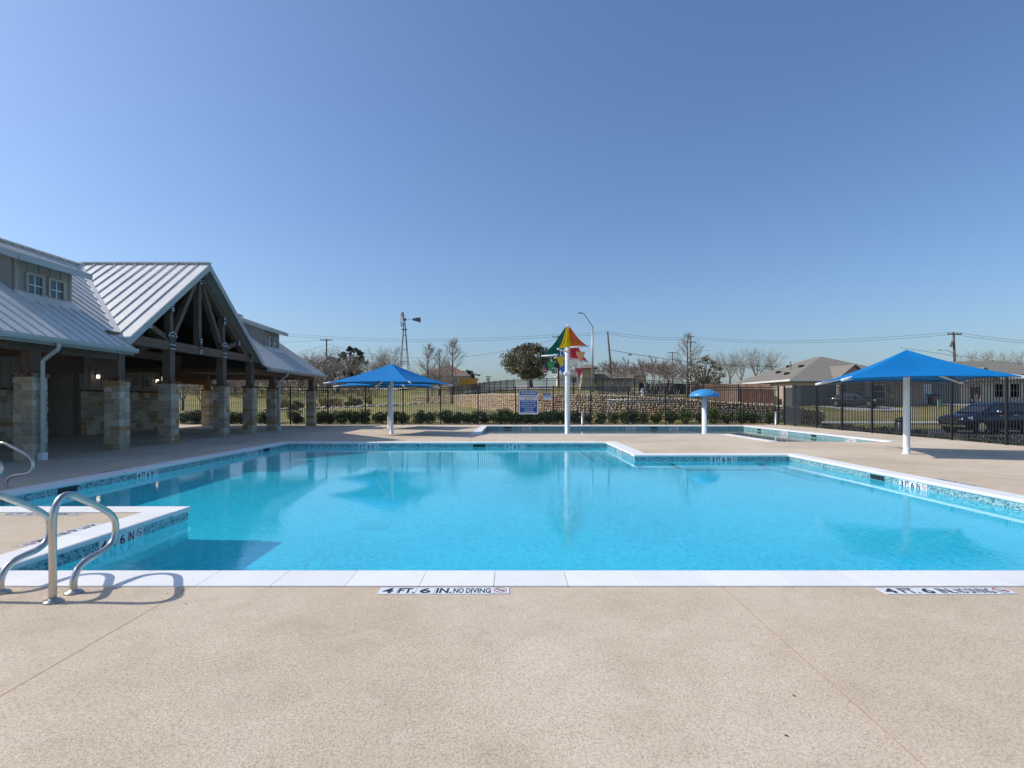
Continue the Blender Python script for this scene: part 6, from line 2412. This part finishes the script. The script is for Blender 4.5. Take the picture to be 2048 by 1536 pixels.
# ------------------------------------------------------------------ cars
def car(name, label, loc, rz, L, W, H, paint, suv):
    """built nose towards +x; sections along the length, then glass, lamps, wheels"""
    t = thing(name, label, 'car', loc, rz)
    hw = W / 2
    if suv:
        belt = [(0.0, 0.62, 1.18, 0.80), (0.10, 0.50, 1.22, 0.86), (0.5, 0.42, 1.24, 0.93), (1.5, 0.40, 1.24, 1.0), (3.0, 0.40, 1.20, 1.0), (4.0, 0.42, 1.14, 0.98), (4.7, 0.46, 1.06, 0.94), (4.95, 0.52, 0.98, 0.88), (5.05, 0.60, 0.90, 0.80)]
        roof = [(0.10, 1.22, 1.22), (0.42, 1.22, H - 0.06), (1.4, 1.24, H), (2.6, 1.22, H - 0.03), (3.05, 1.20, H - 0.16), (3.85, 1.16, 1.165)]
        wheels, wr = (0.95, 4.02), 0.40
    else:
        belt = [(0.0, 0.55, 0.86, 0.78), (0.12, 0.42, 0.95, 0.86), (0.6, 0.34, 0.98, 0.94), (1.5, 0.30, 0.94, 1.0), (2.9, 0.30, 0.90, 1.0), (3.8, 0.32, 0.84, 0.97), (4.35, 0.36, 0.74, 0.90), (4.6, 0.44, 0.66, 0.80)]
        roof = [(0.55, 0.98, 0.985), (1.25, 0.95, H - 0.06), (1.9, 0.93, H), (2.5, 0.92, H - 0.05), (3.45, 0.87, 0.875)]
        wheels, wr = (0.85, 3.75), 0.32
    body = MB()
    n = 12
    for (x_, z0_, z1_, k) in belt:
        w_ = hw * k
        pr_ = [(-w_ * 0.90, z0_), (-w_ * 0.98, z0_ + (z1_ - z0_) * 0.25), (-w_, z0_ + (z1_ - z0_) * 0.55), (-w_ * 0.96, z0_ + (z1_ - z0_) * 0.85), (-w_ * 0.86, z1_), (-w_ * 0.4, z1_ + 0.025),
               (w_ * 0.4, z1_ + 0.025), (w_ * 0.86, z1_), (w_ * 0.96, z0_ + (z1_ - z0_) * 0.85), (w_, z0_ + (z1_ - z0_) * 0.55), (w_ * 0.98, z0_ + (z1_ - z0_) * 0.25), (w_ * 0.90, z0_)]
        body.v.extend([(x_, a, b) for a, b in pr_])
    m_ = len(belt)
    for i in range(m_ - 1):
        for k in range(n):
            k2 = (k + 1) % n
            body.f.append((i * n + k, (i + 1) * n + k, (i + 1) * n + k2, i * n + k2))
    body.f.append(tuple(range(n)))
    body.f.append(tuple(reversed(range((m_ - 1) * n, m_ * n))))
    bo = body.build('body', paint, t, True)
    gh = MB()
    for (x_, zb_, zt_) in roof:
        wb, wt = hw * 0.90, hw * 0.90 - (zt_ - zb_) * 0.32
        gh.v.extend([(x_, -wb, zb_), (x_, -wt, zt_ - 0.05 * min(1, (zt_ - zb_) * 3)), (x_, -wt * 0.8, zt_), (x_, wt * 0.8, zt_), (x_, wt, zt_ - 0.05 * min(1, (zt_ - zb_) * 3)), (x_, wb, zb_)])
    for i in range(len(roof) - 1):
        for k in range(5):
            gh.f.append((i * 6 + k, (i + 1) * 6 + k, (i + 1) * 6 + k + 1, i * 6 + k + 1))
    gh.build('cabin', paint, t, False)
    # side windows, windscreen and rear screen sit just proud of the cabin
    rb = lambda x_: interp([(a, b) for a, b, c_ in roof], x_)
    rt = lambda x_: interp([(a, c_) for a, b, c_ in roof], x_)
    xs_ = [roof[1][0] - 0.02, 1.45, 1.55, 2.45, 2.55, roof[-1][0] - 0.45] if suv else [roof[1][0] + 0.02, 1.85, 1.93, roof[-2][0] + 0.35]
    for sd_ in (-1, 1):
        for a_, b_ in zip(xs_[0::2], xs_[1::2]):
            pts = []
            for x_ in (a_, b_):
                zb_, zt_ = rb(x_), rt(x_)
                for f in (0.12, 0.80):
                    z_ = zb_ + (zt_ - zb_) * f
                    y_ = hw * 0.90 - (z_ - zb_) * 0.335 + 0.012
                    pts.append((x_, sd_ * y_, z_))
            MB().quad(pts[0], pts[2], pts[3], pts[1]).build('side_window', M['glass'], t)
        mr = MB().lathe([(0.0, -0.09), (0.10, -0.07), (0.12, 0.0), (0.10, 0.08), (0.0, 0.10)], (roof[-2][0] - 0.02, sd_ * (hw + 0.10), rb(roof[-2][0]) + 0.08), 10)
        mr.build('mirror', M['chrome'] if suv else paint, t, True)
        for xd in ((1.75, 2.75) if suv else (1.5, 2.4)):
            z_ = rb(xd) - 0.16
            MB().box(xd - 0.13, xd + 0.13, sd_ * (hw + 0.002) - 0.02, sd_ * (hw + 0.002) + 0.02, z_ - 0.02, z_ + 0.02).build('door_handle', M['chrome'], t)
        xh = L - 0.30
        MB().add([(xh + 0.18, sd_ * hw * 0.56, 0.80 if suv else 0.60), (xh + 0.18, sd_ * hw * 0.56, 0.97 if suv else 0.68), (xh - 0.22, sd_ * hw * 0.965, 1.03 if suv else 0.73), (xh - 0.22, sd_ * hw * 0.975, 0.84 if suv else 0.62), (xh + 0.04, sd_ * hw * 0.90, 0.82 if suv else 0.61), (xh + 0.04, sd_ * hw * 0.88, 0.99 if suv else 0.69)], [(0, 4, 5, 1), (4, 3, 2, 5)]).build('headlight', M['lens'], t)
        for xw in wheels:
            wh = MB().tube([(xw, sd_ * (hw - 0.22), wr), (xw, sd_ * (hw + 0.01), wr)], wr, 22).build('wheel', M['tyre'], t)
            MB().tube([(xw, sd_ * (hw + 0.005), wr), (xw, sd_ * (hw + 0.022), wr)], wr * 0.66, 18).build('rim', M['chrome'], wh)
            ach = MB()
            ring(ach, (xw, sd_ * (hw + 0.003), wr), (1, 0, 0), (0, 0, 1), wr * 1.02, wr * 1.18, 22)
            ach.build('wheel_arch', M['plastic'], t)
    zb_, zt_ = rb(roof[-1][0]), rt(roof[-2][0])
    x1_, x2_ = roof[-1][0] + 0.012, roof[-2][0] + 0.012
    wb, wt = hw * 0.78, hw * 0.70
    MB().quad((x1_ - 0.06, -wb, zb_ + 0.09), (x1_ - 0.06, wb, zb_ + 0.09), (x2_ + 0.04, wt, zt_ - 0.045), (x2_ + 0.04, -wt, zt_ - 0.045)).build('windscreen', M['glass'], t)
    gz = (0.62, 0.97) if suv else (0.46, 0.60)
    gr = MB().box(L - 0.06, L + 0.012, -hw * 0.55, hw * 0.55, gz[0], gz[1]).build('grille', M['plastic'], t)
    for z_ in ((0.66, 0.76, 0.86, 0.95) if suv else (0.53,)):
        MB().box(L + 0.013, L + 0.03, -hw * 0.53, hw * 0.53, z_ - 0.012, z_ + 0.012).build('grille_bar', M['chrome'], gr)
    MB().box(L - 0.25, L + 0.02, -hw * 0.78, hw * 0.78, gz[0] - 0.20, gz[0] - 0.10).build('bumper_trim', M['chrome'] if suv else M['plastic'], t)
    MB().box(0.3, L - 0.3, -hw * 0.85, hw * 0.85, 0.22, 0.45).build('underbody', M['plastic'], t)
    return t


zc_ = ground(28, 32) + 0.03
car('parked_suv', 'dark navy car with chrome grille parked outside the side fence', (25.6 + 5.05 * math.cos(R(8)), 32.3 - 5.05 * math.sin(R(-8)), zc_), R(188), 5.05, 1.98, 1.86, M['paint_navy'], True)
zs_ = ground(36.4, 56)
car('parked_sedan', 'dark sedan parked on the driveway by the tan brick house', (bx_(1662, 57), 57.2, ground(34, 56.5) + 0.04), R(-48), 4.6, 1.8, 1.45, M['paint_dark'], False)

# bins and utility markers by the pale house
x, y = tp(1866, 60.5)
t = thing('wheelie_bin', 'dark wheeled bin with a blue lid beside the pale house wall', 'bin', (x, y, ground(x, y)))
MB().add([(-0.34, -0.34, 0.05), (0.34, -0.34, 0.05), (0.34, 0.34, 0.05), (-0.34, 0.34, 0.05), (-0.44, -0.44, 1.15), (0.44, -0.44, 1.15), (0.44, 0.44, 1.15), (-0.44, 0.44, 1.15)], [(3, 2, 1, 0), (4, 5, 6, 7), (0, 1, 5, 4), (1, 2, 6, 5), (2, 3, 7, 6), (3, 0, 4, 7)]).build('bin_body', M['paint_dark'], t)
MB().box(-0.48, 0.48, -0.50, 0.48, 1.152, 1.26).build('lid', M['bin_blue'], t)
x, y = tp(1873.5, 56)
t = thing('marker_post', 'slim red utility marker post on the lawn beside the wheeled bin', 'post', (x, y, ground(x, y)))
MB().tube([(0, 0, -0.1), (0, 0, 0.95)], 0.05, 8).build('shaft', M['pipe_red'], t)
MB().lathe([(0.06, 0.952), (0.06, 1.02), (0.0, 1.05)], n=8).build('cap', M['white_paint'], t)
x, y = tp(1879.5, 56)
t = thing('utility_pedestal', 'pale green utility pedestal on the lawn beside the red marker post', 'utility box', (x, y, ground(x, y)))
MB().box(-0.14, 0.14, -0.14, 0.14, -0.1, 0.72).build('cabinet', M['pipe_green'], t)
MB().box(-0.16, 0.16, -0.16, 0.16, 0.722, 0.80).build('lid', M['pipe_green'], t)
x, y = tp(1803, 25.5)
t = thing('litter_bin', 'dark litter bin outside the fence half hidden by the umbrella post', 'bin', (x, y, ground(x, y)))
MB().lathe([(0.24, 0.0), (0.27, 0.06), (0.27, 0.95), (0.22, 1.0)], n=18).build('drum', M['black_metal'], t, True)
MB().lathe([(0.28, 1.002), (0.24, 1.12), (0.06, 1.2), (0.0, 1.2)], n=18).build('lid', M['black_metal'], t, True)
